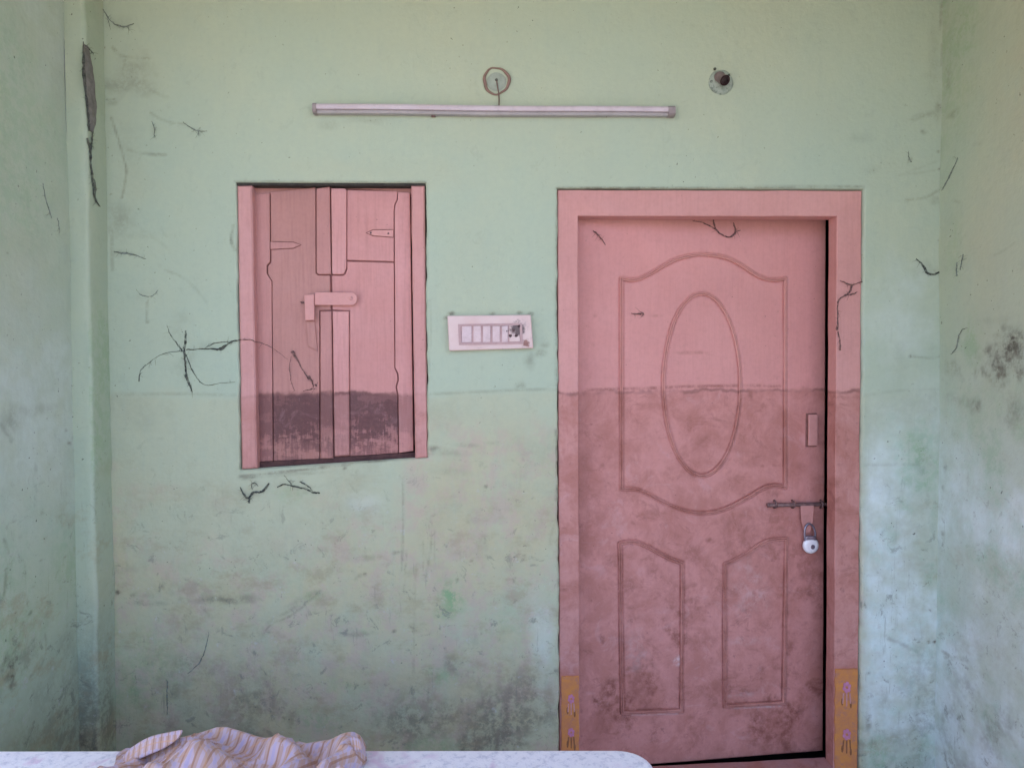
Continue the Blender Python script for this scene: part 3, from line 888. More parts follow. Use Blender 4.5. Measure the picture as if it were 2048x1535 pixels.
top = cr([(1243, 557), (1262, 560), (1280, 557), (1299, 548), (1325, 533), (1352, 519), (1384, 510.5), (1409, 509), (1443, 513), (1469, 522), (1492, 536), (1515, 551), (1535, 558), (1553, 560), (1571, 557)])
bot = cr([(1571, 974), (1548, 970), (1525, 977), (1502, 991), (1469, 1009), (1443, 1020), (1411, 1026), (1378, 1023), (1345, 1012), (1319, 1000), (1293, 986), (1270, 978), (1243, 978)])
lt = cr([(1240, 1087), (1258, 1083), (1276, 1085), (1299, 1095), (1332, 1113), (1365, 1126)])
rt = cr([(1450, 1128), (1470, 1119), (1499, 1103), (1525, 1086), (1545, 1079), (1573, 1077)])
MOULD = [('arched_moulding', dense(top + bot)),
         ('oval_moulding', [(1404 + 77 * math.cos(a), 769 + 182 * math.sin(a)) for a in [2 * math.pi * k / 72 for k in range(72)]]),
         ('panel_moulding', dense(lt + [(1363, 1421), (1245, 1425)])),
         ('panel_moulding', dense(rt + [(1568, 1405), (1450, 1412)]))]

us = lin(0, LW, .0042); vs = lin(0, 1, .0042 / (LZ + .03 - LB0))
LS = Surf(LO, LUx, (0, 0, 1), us, np.array(vs) * (LZ + .03 - LB0) + LB0)
ub = np.array([leaf_bottom(u_) for u_ in us])
tv = np.array(vs)[:, None]
LS.V = ub[None, :] * (1 - tv) + (LZ + .03) * tv
LS.D = (fbm(LS.U, LS.V, 2.2, 111, 3) - .5) * .006 + (fbm(LS.U, LS.V, 14, 112, 3) - .5) * .0012
dist = np.full_like(LS.U, 9.0)
for _, pp in MOULD:
    q = np.array([leaf_uv(*p) for p in pp])
    for k in range(len(q)):
        x0, y0 = q[k]; x1, y1 = q[(k + 1) % len(q)]
        R = .03
        i0, i1 = np.searchsorted(LS.us, (min(x0, x1) - R, max(x0, x1) + R)); j0, j1 = np.searchsorted(LS.vs, (min(y0, y1) - R - .05, max(y0, y1) + R + .05))
        W_ = (slice(j0, j1), slice(i0, i1))
        U_, V_ = LS.U[W_], LS.V[W_]
        dx, dy = x1 - x0, y1 - y0
        t = np.clip(((U_ - x0) * dx + (V_ - y0) * dy) / (dx * dx + dy * dy + 1e-12), 0, 1)
        dist[W_] = np.minimum(dist[W_], np.hypot(U_ - x0 - t * dx, V_ - y0 - t * dy))
gmod = .35 + .9 * sstep(.35, .6, fbm(LS.U, LS.V, 6, 141, 4)) * (.6 + .4 * sstep(1.3, .8, LS.V))
LS.D -= gmod * .0052 * np.exp(-((dist - .0066) / .0030) ** 2) + .003 * (dist < .0066)
# dirt on the leaf plus the frame's painted shadow at left, read off the photograph
lowz = sstep(1.3, .2, LS.V)
LS.w['grime'] = lowz * .75 * sstep(.48, .64, fbm(LS.U, LS.V, 4.5, 121, 6, .65)) + .10 * sstep(.55, .75, fbm(LS.U, LS.V, 3, 122))
LS.w['grime'] = np.maximum(LS.w['grime'], sstep(.016, .004, dist) * (.22 + .7 * lowz) * sstep(.36, .58, fbm(LS.U, LS.V, 9, 123, 4)))
for a in [(1512, 1440, 26, 46, .8), (1530, 1420, 40, 20, .4), (1310, 1460, 20, 50, .55), (1220, 1440, 50, 30, .5), (1265, 1215, 24, 10, .5), (1310, 1195, 16, 12, .45), (1270, 1240, 16, 14, .4), (1330, 1235, 12, 12, .4), (1385, 1100, 20, 30, .4), (1415, 1130, 20, 16, .4), (1420, 1080, 10, 6, .6), (1490, 1220, 14, 5, .5),
          (1577, 1290, 14, 60, .6), (1575, 1225, 10, 12, .6), (1400, 1285, 40, 20, .35), (1430, 1380, 30, 50, .35), (1400, 1470, 60, 30, .3), (1230, 1120, 30, 30, .3), (1405, 890, 26, 24, .3), (1540, 985, 26, 12, .4), (1495, 990, 30, 10, .35), (1340, 1180, 60, 60, .2), (1480, 1390, 50, 20, .4), (1250, 1330, 20, 80, .25),
          (1190, 632, 6, 6, .6), (1186, 690, 4, 4, .4), (1310, 631, 14, 3, .35), (1265, 1044, 6, 6, .5), (1184, 848, 6, 3, .7), (1177, 972, 3, 4, .6), (1635, 1190, 30, 60, .35), (1175, 1000, 16, 300, .25), (1560, 1450, 60, 24, .3), (1600, 930, 24, 10, .3), (1380, 705, 50, 4, .3), (1500, 790, 6, 16, .5)]:  # tall left-edge band paints in the shadow cast by the frame
    LS.blob('grime', *a[:5], brk=.8, sc=24)
LS.stroke('grime', [(1175, 779), (1290, 776), (1400, 772), (1500, 771), (1560, 772)], 5, .6)
LS.stroke('grime', [(1363, 1270), (1366, 1240), (1366, 1200)], 5, .9)
LS.stroke('grime', [(1362, 1275), (1362, 1310), (1362, 1330)], 5, 1.0, brk=.1)
LS.stroke('grime', [(1243, 1110), (1243, 1200), (1243, 1290)], 5, .8)
for yy in (1425, 1412):
    x0 = 1245 if yy == 1425 else 1450
    LS.stroke('grime', [(x0, yy - 6), (x0 + 60, yy - 8), (x0 + 118, yy - 8)], 6, .7)
    LS.stroke('algae', [(x0 + 20, yy + 2), (x0 + 60, yy + 1), (x0 + 110, yy)], 4, .6)
for a in [(1355, 1322, 9, 10, .9), (1275, 1300, 30, 60, .25), (1500, 1180, 40, 60, .3), (1510, 1280, 50, 10, .3), (1480, 1390, 40, 6, .3), (1330, 1420, 30, 3, .5)]:
    LS.blob('algae', *a[:5], brk=.8, sc=24)
co = np.array(LO)[None, None] + LS.U[..., None] * np.array(LUx) + LS.V[..., None] * np.array((0, 0, 1.0)) + LS.D[..., None] * np.array(LN)
nv_, nu_ = LS.U.shape
idx = np.arange(nu_ * nv_).reshape(nv_, nu_)
quads = np.stack([idx[:-1, :-1], idx[:-1, 1:], idx[1:, 1:], idx[1:, :-1]], -1).reshape(-1, 4)
ring = np.concatenate([idx[0], idx[1:, -1], idx[-1, -2::-1], idx[-2:0:-1, 0]])
co = co.reshape(-1, 3)
bk = co[ring] - np.array(LN) * .034
nb = len(co)
m_ = len(ring)
q2 = np.array([[ring[(k + 1) % m_], ring[k], nb + k, nb + (k + 1) % m_] for k in range(m_)])
wear = np.stack([LS.w['grime'], LS.w['algae'], LS.w['blush'], LS.w['chalk_daylight']], -1).reshape(-1, 4)
wear = np.concatenate([wear, np.zeros((m_, 4))]); co = np.concatenate([co, bk]); quads = np.concatenate([quads, q2])
me = bpy.data.meshes.new('leaf')
me.from_pydata(co.tolist(), [], quads.tolist() + [list(range(nb + m_ - 1, nb - 1, -1))])
at = me.attributes.new('wear', 'FLOAT_COLOR', 'POINT')
at.data.foreach_set('color', np.clip(wear, 0, 1).astype(np.float32).ravel())
me.polygons.foreach_set('use_smooth', [True] * len(quads) + [False])
leaf = link('leaf', me, M_DOOR, door)


def smooth_leaf(o):
    o.data.polygons.foreach_set('use_smooth', [True] * len(o.data.polygons))


def moulding(name, px_pts, closed_smooth, width=.013, h=.0055, flip=1, nsm=1):
    """swept bead with a quirk beside it, lying on the leaf"""
    uv = [leaf_uv(*p) for p in px_pts]
    P2 = [Vector((a, b)) for a, b in uv]
    # drop near-duplicates
    n = len(P2)
    prof = [(-.5, -.004), (-.46, .25), (-.34, .85), (-.20, 1.0), (-.06, .8), (.0, .15), (.05, -.05), (.12, .05), (.2, .5), (.34, .55), (.46, .25), (.5, -.004)]
    bm = bmesh.new()
    rings = []
    for i in range(n):
        t0 = (P2[i] - P2[i - 1]).normalized(); t1 = (P2[(i + 1) % n] - P2[i]).normalized()
        n0 = Vector((-t0.y, t0.x)); n1 = Vector((-t1.y, t1.x))
        nn = (n0 + n1)
        nn = nn / max(.35, nn.length) if nn.length > 1e-6 else n0
        k = 1.0 / max(.55, nn.normalized().dot(n0))
        nn = nn.normalized() * k * flip
        jit = 1 + (random.random() - .5) * .12
        rg = []
        for a, b in prof:
            q = P2[i] + nn * (a * width)
            rg.append(bm.verts.new(leaf_pt(q.x, q.y, b * h * jit if b > 0 else -.009)))
        rings.append(rg)
    for i in range(n):
        A_, B_ = rings[i], rings[(i + 1) % n]
        for k in range(len(prof) - 1):
            bm.faces.new((A_[k], A_[k + 1], B_[k + 1], B_[k]))
    return from_bm(name, bm, M_MOULD, leaf, True)


for nm_, pp_ in MOULD:
    moulding(nm_, pp_, True, width=.0125, h=.0058)


def lp(px, py, d=0.0):
    u_, z_ = leaf_uv(px, py)
    return leaf_pt(u_, z_, d)


# pull handle
bm = bmesh.new()
q0, q1 = leaf_uv(1613, 828), leaf_uv(1631, 890)
prism(bm, [(q0[0], q1[1]), (q1[0], q1[1]), (q1[0], q0[1]), (q0[0], q0[1])], .0, .009, .0028)
for zz in (q0[1] - .008, q1[1] + .008):
    prism(bm, [(q0[0] + .006, zz - .007), (q1[0] - .006, zz - .007), (q1[0] - .006, zz + .007), (q0[0] + .006, zz + .007)], .0088, .022)
for v_ in bm.verts:
    v_.co = leaf_pt(v_.co.x, v_.co.z, .018 - v_.co.y)
from_bm('pull_handle', bm, M_LATCH, leaf)
bm = bmesh.new()
prism(bm, [(q0[0] - .004, q1[1] - .005), (q1[0] + .003, q1[1] - .005), (q1[0] + .003, q0[1] + .004), (q0[0] - .004, q0[1] + .004)], .0, .006, .0015)
for v_ in bm.verts:
    v_.co = leaf_pt(v_.co.x, v_.co.z, .004 - v_.co.y)
from_bm('handle_shade', bm, M_EDGESHADE, leaf)  # dark backing added to outline the handle with shade
# sliding bolt
bm = bmesh.new()
ra, rb = lp(1533, 1008.5, .014), lp(1652, 1006, .014)
rc = Vector((JR + .012, rb.y - .006, rb.z))
tube(bm, [ra, ra.lerp(rb, .5), rb, rc], .0078, 10)
lathe(bm, [(.0, -.004), (.0085, -.004), (.0095, .0), (.0085, .004), (0, .004)], Matrix.Translation(ra) @ (rb - ra).to_track_quat('Z', 'Y').to_matrix().to_4x4(), 12)
from_bm('bolt_rod', bm, M_IRON, leaf, True)
for xx in (1548, 1584, 1640):
    bm = bmesh.new()
    w_ = 4
    a = [lp(xx, 1000, .0), lp(xx, 1001.5, .012), lp(xx, 1004, .0225), lp(xx, 1010, .0225), lp(xx, 1013, .012), lp(xx, 1015, .0)]
    tube(bm, a, .004, 6, flat=1.0, up=LUx)
    from_bm('bolt_staple', bm, M_IRON, leaf, True)
# hasp tongue that hangs from the rod
bm = bmesh.new()
oa = [lp(1596, 1006, .021), lp(1622, 1006, .021), lp(1621, 1040, .017), lp(1617, 1062, .012), lp(1606, 1064, .012), lp(1599, 1040, .016)]
fr = [bm.verts.new(q) for q in oa]
f_ = bm.faces.new(fr)
r = bmesh.ops.extrude_face_region(bm, geom=[f_])
bmesh.ops.translate(bm, verts=[q for q in r['geom'] if isinstance(q, bmesh.types.BMVert)], vec=-LN * .004)
from_bm('hasp_tongue', bm, M_LATCH, leaf)

# painted feet of the jambs
def flat_sheet(name, pts, y, mat, parent, th=.0012):
    bm = bmesh.new()
    prism(bm, pts, y, y + th)
    return from_bm(name, bm, mat, parent)


for side, jm, ytop, cx, sc in (('l', jambL, 1350, 1142, .8), ('r', jambR, 1336, 1692, 1.0)):
    zt = P(cx, ytop, FY0).z
    x0, x1 = (DX0 + gap + .007, JL - .003) if side == 'l' else (JR + .002, DX1 - gap - .006)
    n = 16
    pts = [(x0 + .0015 * math.sin(k * 2.1), .004 + FZ + (zt - .004 - FZ) * k / n) for k in range(n + 1)] + [(x1 + .0015 * math.sin(k * 1.7), .004 + FZ + (zt - .004 - FZ) * (n - k) / n) for k in range(n + 1)]
    flat_sheet('painted_foot', pts, FY0 - .0055, M_ORANGE, jm, .0075)
    for (fy, c) in ((1372, 0), (1466, 1)) if side == 'r' else ((1395, 0), (1462, 1)):
        ctr = P(cx, fy, FY0)
        bm = bmesh.new()
        for k in range(6):
            a = k * math.pi / 3 + .3
            rr = .0085 * sc
            px_, pz_ = ctr.x + math.cos(a) * .010 * sc, ctr.z + math.sin(a) * .014 * sc
            prism(bm, [(px_ + rr * .75 * math.cos(t), pz_ + rr * math.sin(t) * (1 + .2 * math.sin(3 * t + k))) for t in [2 * math.pi * q / 9 for q in range(9)]], FY0 - .0068 - .00012 * k, FY0 - .0050)
        from_bm('painted_flower', bm, M_MAG, jm)
        bm = bmesh.new()
        for k, dx in enumerate((-.012, .0, .012)):
            zt_ = ctr.z - .022 * sc; zb_ = ctr.z - .062 * sc - .01 * (k % 2)
            prism(bm, [(ctr.x + dx * sc - .0028, zt_), (ctr.x + dx * sc + .0028, zt_), (ctr.x + dx * 1.25 * sc + .002, zb_), (ctr.x + dx * 1.25 * sc - .002, zb_)], FY0 - .0066, FY0 - .0050)
        from_bm('painted_stem', bm, M_PALEP if c == 0 else M_BROWNP, jm)
        for k, dx in enumerate((-.017, .016)):
            bm = bmesh.new()
            zc = ctr.z - .055 * sc - .012 * k
            prism(bm, [(ctr.x + dx * sc + .004 * math.cos(t), zc + .014 * math.sin(t)) for t in [2 * math.pi * q / 8 for q in range(8)]], FY0 - .0064, FY0 - .0050)
            from_bm('painted_leaf', bm, M_BROWNP, jm)

# padlock, hung from the hasp
pl = empty('padlock', lp(1616, 1106, .02), 'round whitish padlock hanging under the bolt of the pink door', 'padlock')
ctr = lp(1615, 1087, .024)
ML = Matrix.Translation(ctr) @ LN.to_track_quat('Z', 'Y').to_matrix().to_4x4()
bm = bmesh.new()
lathe(bm, [(0, .0095), (.018, .0095), (.0275, .008), (.0315, .004), (.032, 0), (.0315, -.005), (.028, -.009), (0, -.0095)], ML, 28)
for v_ in bm.verts:
    if v_.co.z > ctr.z + .022: v_.co.z = ctr.z + .022 + (v_.co.z - ctr.z - .022) * .35
from_bm('lock_body', bm, M_LOCK, pl, True)
bm = bmesh.new()
k0 = lp(1617, 1089, .0345)
lathe(bm, [(0, .0008), (.0075, .0008), (.009, -.001)], Matrix.Translation(k0) @ LN.to_track_quat('Z', 'Y').to_matrix().to_4x4(), 14)
from_bm('keyhole_cover', bm, M_STEEL, pl)
bm = bmesh.new()
tube(bm, smoothpath([lp(1604, 1078, .024), lp(1603, 1062, .024), lp(1605, 1050, .024), lp(1612, 1044, .024), lp(1620, 1050, .024), lp(1624, 1062, .024), lp(1624, 1078, .024)], 4), .0042, 8, up=LN)
from_bm('shackle', bm, M_STEEL, pl, True)
bm = bmesh.new()
c0 = lp(1614, 1071, .024)
prism(bm, [(c0.x - .022, c0.z - .010), (c0.x + .022, c0.z - .010), (c0.x + .018, c0.z + .006), (c0.x - .018, c0.z + .006)], c0.y - .008, c0.y + .008, .002)
from_bm('shackle_collar', bm, M_STEEL, pl)

# ------------------------------------------------------------------ window with shutters
win = empty('shuttered_window', ((WX0 + WX1) / 2, .05, WZ0), 'small window closed by two pink painted wooden shutters in a pink frame', 'window')


def q4(tl, tr, br, bl, y):
    out = []
    for p in (tl, tr, br, bl):
        w_ = P(p[0], p[1], y)
        out.append((w_.x, w_.z))
    return out


WY = .006
for nm, c, sd in (('frame_jamb', [(474, 371), (503, 371), (513.5, 936), (483, 938)], 5), ('frame_jamb', [(822, 371), (848.5, 371), (855, 914), (830, 917)], 15)):
    bm = bmesh.new()
    plank(bm, q4(*c, WY), WY, WY + .075, .005, 30)
    wobble(bm, .0018, 10, sd)
    from_bm(nm, bm, M_WFRAME, win)
bm = bmesh.new()
plank(bm, q4((500, 372), (826, 371), (826, 390), (500, 392), WY + .05), WY + .045, WY + .085, .004, 24)
from_bm('frame_head', bm, M_SHUT_L, win)
bm = bmesh.new()
plank(bm, q4((512, 924), (832, 904), (832, 915.5), (512, 937.5), WY + .032), WY + .032, WY + .09, .002, 24)
from_bm('frame_sill', bm, M_SILLW, win)


def lean(o, x0, x1, y0, y1):
    """tilt a finished board about the upright so that it runs from depth y0 at x0 to y1 at x1"""
    for v_ in o.data.vertices:
        t = (v_.co.x - x0) / (x1 - x0)
        v_.co.y += y0 + (y1 - y0) * t


def board(name, c, y, th, mat, parent, bev=.003, cuts=24, amp=.001, seed=1):
    bm = bmesh.new()
    plank(bm, q4(*c, y), y, y + th, bev, cuts)
    wobble(bm, amp, 10, seed)
    return from_bm(name, bm, mat, parent)


def outline_board(name, pts, y, th, mat, parent, bev=.002):
    bm = bmesh.new()
    prism(bm, [(P(a, b, y).x, P(a, b, y).z) for a, b in pts], y, y + th, bev)
    return from_bm(name, bm, mat, parent)


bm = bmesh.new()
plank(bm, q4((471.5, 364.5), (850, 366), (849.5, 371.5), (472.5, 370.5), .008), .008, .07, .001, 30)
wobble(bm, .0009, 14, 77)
from_bm('head_gap_shade', bm, M_HEADSHADE, win)  # dark strip added for the shaded gap below the plaster lip
SY = .034
LB = []
shl = board('shutter', [(507, 388), (663, 373), (668, 918), (515, 927)], SY + .008, .012, M_BACKB, win, seed=41)
LB.append(shl)
LB.append(outline_board('panel_board', [(539.2, 382), (630.6, 374.5), (631, 545.5), (635, 550), (659.5, 551), (661.5, 619), (638.2, 620.2), (638.5, 917), (545.4, 922), (542.4, 561), (534, 547), (534, 531), (540.5, 524)], SY, .010, M_SHUT_L, shl))
LB.append(outline_board('hinge_stile', [(505.5, 387), (537, 384), (537.7, 522), (531, 529), (531, 546), (540.8, 561), (543.5, 922), (513.5, 924), (509, 526)], SY - .005, .023, M_STILE_L, shl))
LB.append(outline_board('meeting_stile', [(632.3, 376), (659.3, 373), (661.7, 548), (636, 548), (632.6, 544)], SY - .007, .025, M_STILE_L, shl, .003))
LB.append(board('meeting_stile', [(640, 622), (662.3, 622), (666.3, 916), (640.3, 917)], SY - .005, .023, M_STILE_L, shl, seed=43))
LB.append(outline_board('hinge_shade', [(537.5, 480.8), (586, 482.3), (602.5, 489), (586, 496.8), (537.5, 498.7)], SY - .0012, .002, M_EDGESHADE, shl, .0003))  # added dark outline, contact shade around the strap
LB.append(outline_board('strap_hinge', [(539, 482.5), (585, 484), (600, 489), (585, 495), (539, 497)], SY - .006, .0065, M_STILE_L, shl, .0008))
XA, XB = P(507, 600, SY).x, P(661, 600, SY).x
for o in LB: lean(o, XA, XB, .016, .0)
RB = []
shr = board('shutter', [(663, 376), (819, 381), (826, 903), (669, 914)], SY + .008, .012, M_BACKB, win, seed=51)
tag(shr, 'right shutter, lighter pink with a bolted latch bar across it'); tag(shl, 'left shutter, dull brownish pink')
RB.append(shr)
RB.append(outline_board('meeting_stile', [(662, 376), (690, 376), (692.5, 380), (692, 536), (688, 546), (684, 548), (664, 548)], SY - .008, .026, M_STILE_R, shr, .003))
RB.append(board('meeting_stile', [(665, 622), (697.5, 622), (698.5, 910), (668.8, 912)], SY - .006, .024, M_STILE_R, shr, seed=53))
RB.append(outline_board('hinge_stile', [(795, 383), (819, 384), (826, 902), (797.5, 906), (796.5, 790), (793, 774), (797, 760), (796, 746), (790, 735), (788.5, 420), (790, 408), (795, 398)], SY - .005, .023, M_STILE_R, shr))
RB.append(outline_board('upper_plank', [(694, 379.5), (793.5, 381), (793.5, 397.5), (788.5, 408), (787, 420), (787, 521.5), (693.7, 519.5)], SY, .010, M_SHUT_R, shr, .002))
RB.append(outline_board('lower_plank', [(693.7, 522.8), (787, 524.8), (788.4, 736), (793.5, 747), (794.5, 760), (790.5, 774), (794, 790), (796, 906), (700.3, 912), (699.4, 620.3), (664.8, 619), (664, 551), (686, 551), (691, 547), (694, 538)], SY, .010, M_SHUT_R, shr, .002))
RB.append(outline_board('hinge_shade', [(786, 457.3), (745, 457.8), (730.5, 465), (745, 471.8), (786, 474.7)], SY - .0012, .002, M_EDGESHADE, shr, .0003))  # same added shade outline for the right strap
RB.append(outline_board('strap_hinge', [(785.5, 459), (746, 459.5), (733, 465), (746, 470), (785.5, 473)], SY - .006, .0065, M_LATCH, shr, .0008))
for (hx, hy) in ((741, 465), (776, 466)):
    bm = bmesh.new()
    q = P(hx, hy, SY - .006)
    lathe(bm, [(0, .0015), (.0025, .0012), (.004, 0), (.004, -.002)], Matrix.Translation(q) @ Vector((0, -1, 0)).to_track_quat('Z', 'Y').to_matrix().to_4x4(), 10)
    RB.append(from_bm('hinge_nail', bm, M_IRON, shr))
XA, XB = P(662, 600, SY).x, P(824, 600, SY).x
for o in RB: lean(o, XA, XB, .0, .012)
# latch
LY = SY - .020
def rounded(x0, x1, y0, y1, tilt=0):
    pts = [(x0, y0)]
    r = (y1 - y0) / 2
    cx = x1 - r
    for k in range(9):
        a = -math.pi / 2 + math.pi * k / 8
        pts.append((cx + r * math.cos(a) * (.9), (y0 + y1) / 2 + r * math.sin(a)))
    pts.append((x0, y1))
    return [(a, b + tilt * (a - x0)) for a, b in pts]


latch = outline_board('latch_bar', rounded(629, 716, 584, 610, .004), LY, .010, M_LATCH, win, .003)
bm = bmesh.new()
q = P(702, 597, LY)
lathe(bm, [(0, .0035), (.003, .003), (.0055, 0.0005), (.0075, 0), (.0075, -.001)], Matrix.Translation(q) @ Vector((0, -1, 0)).to_track_quat('Z', 'Y').to_matrix().to_4x4(), 14)
from_bm('latch_bolt', bm, M_LATCH, latch, True)
outline_board('latch_catch', [(608, 590), (628, 588), (628.5, 640), (610, 641)], LY - .006, .014, M_LATCH, win, .003)
outline_board('catch_rail', [(612, 641), (629, 641), (634, 692), (634, 702), (628, 698), (616, 692)], SY - .004, .010, M_SHUT_L, win, .002)
bm = bmesh.new()
q = P(605, 606, SY)
tube(bm, [q + Vector((-.006, .004, .004)), q + Vector((0, -.008, .0)), q + Vector((.008, -.01, .001))], .003, 6)
from_bm('latch_pin', bm, M_IRON, win, True)

# ------------------------------------------------------------------ tube light batten
a, b = P(629, 218.5, -.02), P(1348, 224.5, -.02)
bt = empty('tube_light_batten', (a + b) / 2, 'long pinkish tube light batten fixed across the wall above window and door', 'light fitting')
ax = (b - a).normalized(); upb = Vector((0, -1, 0)).cross(ax) * -1
upb = ax.cross(Vector((0, 1, 0))); upb = -upb if upb.z < 0 else upb
H_ = .0160
def extr(name, prof, t0, t1, mat, parent, n=60, sm=False, amp=.0):
    """profile (depth towards viewer, height) swept along the batten"""
    bm = bmesh.new()
    rg = []
    for i in range(n + 1):
        t = t0 + (t1 - t0) * i / n
        c = a.lerp(b, t) + upb * amp * math.sin(t * 9)
        rg.append([bm.verts.new(c + upb * h + Vector((0, -d, 0))) for d, h in prof])
    m_ = len(prof)
    for i in range(n):
        for k in range(m_):
            bm.faces.new((rg[i][k], rg[i][(k + 1) % m_], rg[i + 1][(k + 1) % m_], rg[i + 1][k]))
    bm.faces.new(rg[0]); bm.faces.new(rg[-1][::-1])
    return from_bm(name, bm, mat, parent)


extr('housing', [(-.018, H_), (.010, H_), (.016, H_ * .8), (.018, H_ * .45), (.017, -H_ * .25), (.012, -H_ * .3), (-.018, -H_ * .3)], .004, .996, M_BATTEN, bt, amp=.0012)
extr('shaded_underside', [(-.018, -H_ * .31), (.008, -H_ * .31), (.011, -H_ * .5), (.006, -H_), (-.018, -H_)], .004, .996, M_BATTENSHADE, bt, amp=.0012)  # grey lower strip carries the batten's shaded side in its colour
for t0, t1 in ((-.003, .0075), (.981, 1.001)):
    extr('end_cap', [(-.0185, H_ * 1.08), (.013, H_ * 1.08), (.0195, H_ * .7), (.0195, -H_ * .7), (.012, -H_ * 1.05), (-.0185, -H_ * 1.05)], t0, t1, M_CAP, bt, 2)
for px in (867, 1210):
    q = P(px, 231, -.006)
    bm = bmesh.new()
    prism(bm, [(q.x - .008, q.z - .006), (q.x + .008, q.z - .006), (q.x + .006, q.z + .006), (q.x - .006, q.z + .006)], -.016, .004, .002)
    from_bm('fixing_clip', bm, M_IRON, bt)
bm = bmesh.new()
tube(bm, smoothpath([P(993, 160, -.008), P(996, 178, -.010), P(998, 195, -.008), P(998, 212, -.012)], 5), .0022, 6)
from_bm('supply_wire', bm, M_WIRE, bt, True)

# round outlet above the batten
c = P(993, 163, 0)
rg = empty('round_outlet', c, 'small round brownish outlet ring above the middle of the tube light batten', 'outlet')
MO = Matrix.Translation(c) @ Vector((0, -1, 0)).to_track_quat('Z', 'Y').to_matrix().to_4x4()
bm = bmesh.new()
n = 40
for k in range(1): pass
pts = []
for k in range(n):
    a_ = 2 * math.pi * k / n
    rr = .0445 + .0018 * math.sin(3 * a_ + 1) + .001 * math.sin(7 * a_)
    pts.append(c + Vector((rr * math.cos(a_), -.005, rr * math.sin(a_) * 1.06)))
tube(bm, pts, [.0046 + .0014 * math.sin(2 * math.pi * k / n * 2 + 1.2) for k in range(n)], 8, True)
from_bm('ring', bm, M_RING, rg, True)
bm = bmesh.new()
lathe(bm, [(0, .006), (.02, .005), (.036, .002), (.043, -.004)], MO, 32)
from_bm('backplate', bm, M_DISC, rg, True)
bm = bmesh.new()
q = P(993, 160, -.006)
lathe(bm, [(0, .006), (.004, .005), (.0055, 0), (.005, -.004)], Matrix.Translation(q) @ Vector((0, -1, 0)).to_track_quat('Z', 'Y').to_matrix().to_4x4(), 12)
from_bm('terminal', bm, M_STRAND, rg, True)

# bulb holder
c = P(1441, 166, 0)
bh = empty('bulb_holder', c, 'empty dark red lamp holder on a grimy round block, high above the door', 'lamp holder')
MO = Matrix.Translation(c) @ Vector((0, -1, 0)).to_track_quat('Z', 'Y').to_matrix().to_4x4()
bm = bmesh.new()
lathe(bm, [(0, .012), (.034, .012), (.042, .009), (.0465, .003), (.048, -.006)], MO, 36)
wobble(bm, .003, 30, 7)
from_bm('round_block', bm, M_BLOCK, bh, True)
hd = Vector((.22, -.80, -.55)).normalized()
MH = Matrix.Translation(P(1439, 155, -.010)) @ hd.to_track_quat('Z', 'Y').to_matrix().to_4x4()
bm = bmesh.new()
lathe(bm, [(0, -.006), (.020, -.006), (.021, .004), (.0175, .010), (.0165, .028), (.0185, .032), (.0185, .0415), (.0184, .0418)], MH, 24)
from_bm('holder_body', bm, M_HOLDER, bh, True)
bm = bmesh.new()
lathe(bm, [(.0188, .0418), (.0182, .0445), (.0165, .044), (.0145, .036), (.012, .020), (0, .012)], MH, 20)
from_bm('holder_mouth', bm, M_RED, bh, True)
for k, (px, py, r) in enumerate(((1430, 138, 4.5), (1458, 151, 4), (1423, 163, 4))):
    q = P(px, py, -.012)
    bm = bmesh.new()
    lathe(bm, [(0, .003), (r / 1000, .0025), (r / 800, -.002)], Matrix.Translation(q) @ Vector((0, -1, 0)).to_track_quat('Z', 'Y').to_matrix().to_4x4(), 10)
    from_bm('block_screw', bm, M_STRAND, bh, True)

# ------------------------------------------------------------------ switchboard
sw = empty('switchboard', P(980, 700, 0), 'cream pink electric switchboard with a burnt socket between window and door', 'switchboard')
Yp = -.026
bm = bmesh.new()
prism(bm, [(P(x, y, Yp).x, P(x, y, Yp).z) for x, y in ((894.5, 631), (1062, 629), (1067, 696), (898, 701.5))], Yp, .006, .005, 3)
g = NT('switchboard_plastic', .4)
bn = g.noise(14, 5); c_ = g.mix(g.mr(bn, .3, .7), (.70, .53, .485), (.66, .47, .425))
c_ = g.mix(g.mr(g.noise(40, 3, .7), .55, .75, 0, .35), c_, (.42, .29, .24))
cc = P(1036, 657, Yp); v_ = g.n('ShaderNodeVectorMath'); v_.operation = 'DISTANCE'
g.set(v_.inputs[0], g.pos()); v_.inputs[1].default_value = cc
dd = g.mth('MULTIPLY_ADD', g.noise(60, 3, .7), .05, v_.outputs['Value'])
c_ = g.mix(g.mr(dd, .060, .040, 0, .9), c_, (.075, .045, .045))
cc2 = P(1053, 686, Yp); v2 = g.n('ShaderNodeVectorMath'); v2.operation = 'DISTANCE'
g.set(v2.inputs[0], g.pos()); v2.inputs[1].default_value = cc2
d2 = g.mth('MULTIPLY_ADD', g.noise(90, 3, .7), .035, v2.outputs['Value'])
c_ = g.mix(g.mr(d2, .034, .024, 0, .85), c_, (.22, .075, .05))
g.col(c_)
M_SWB = g.m
from_bm('plate', bm, M_SWB, sw)
bm = bmesh.new()
o4 = [(916, 648), (1044, 646), (1046, 688), (918, 690)]
i4 = [(921, 652), (1039, 650), (1041, 684), (923, 686)]
for k in range(4):
    k2 = (k + 1) % 4
    prism(bm, [(P(x, y, Yp).x, P(x, y, Yp).z) for x, y in (o4[k], o4[k2], i4[k2], i4[k])], Yp - .0035, Yp + .001)
from_bm('module_frame', bm, M_MODF, sw)
xs = [(924, 943), (947, 961.5), (966, 980.5), (985, 999.5), (1004, 1015.5)]
bm = bmesh.new()
prism(bm, [(P(x, y, Yp).x, P(x, y, Yp).z) for x, y in ((921, 652), (1039, 650), (1041, 684), (923, 686))], Yp - .0004, Yp + .003)
from_bm('module_bed', bm, M_MODF, sw)
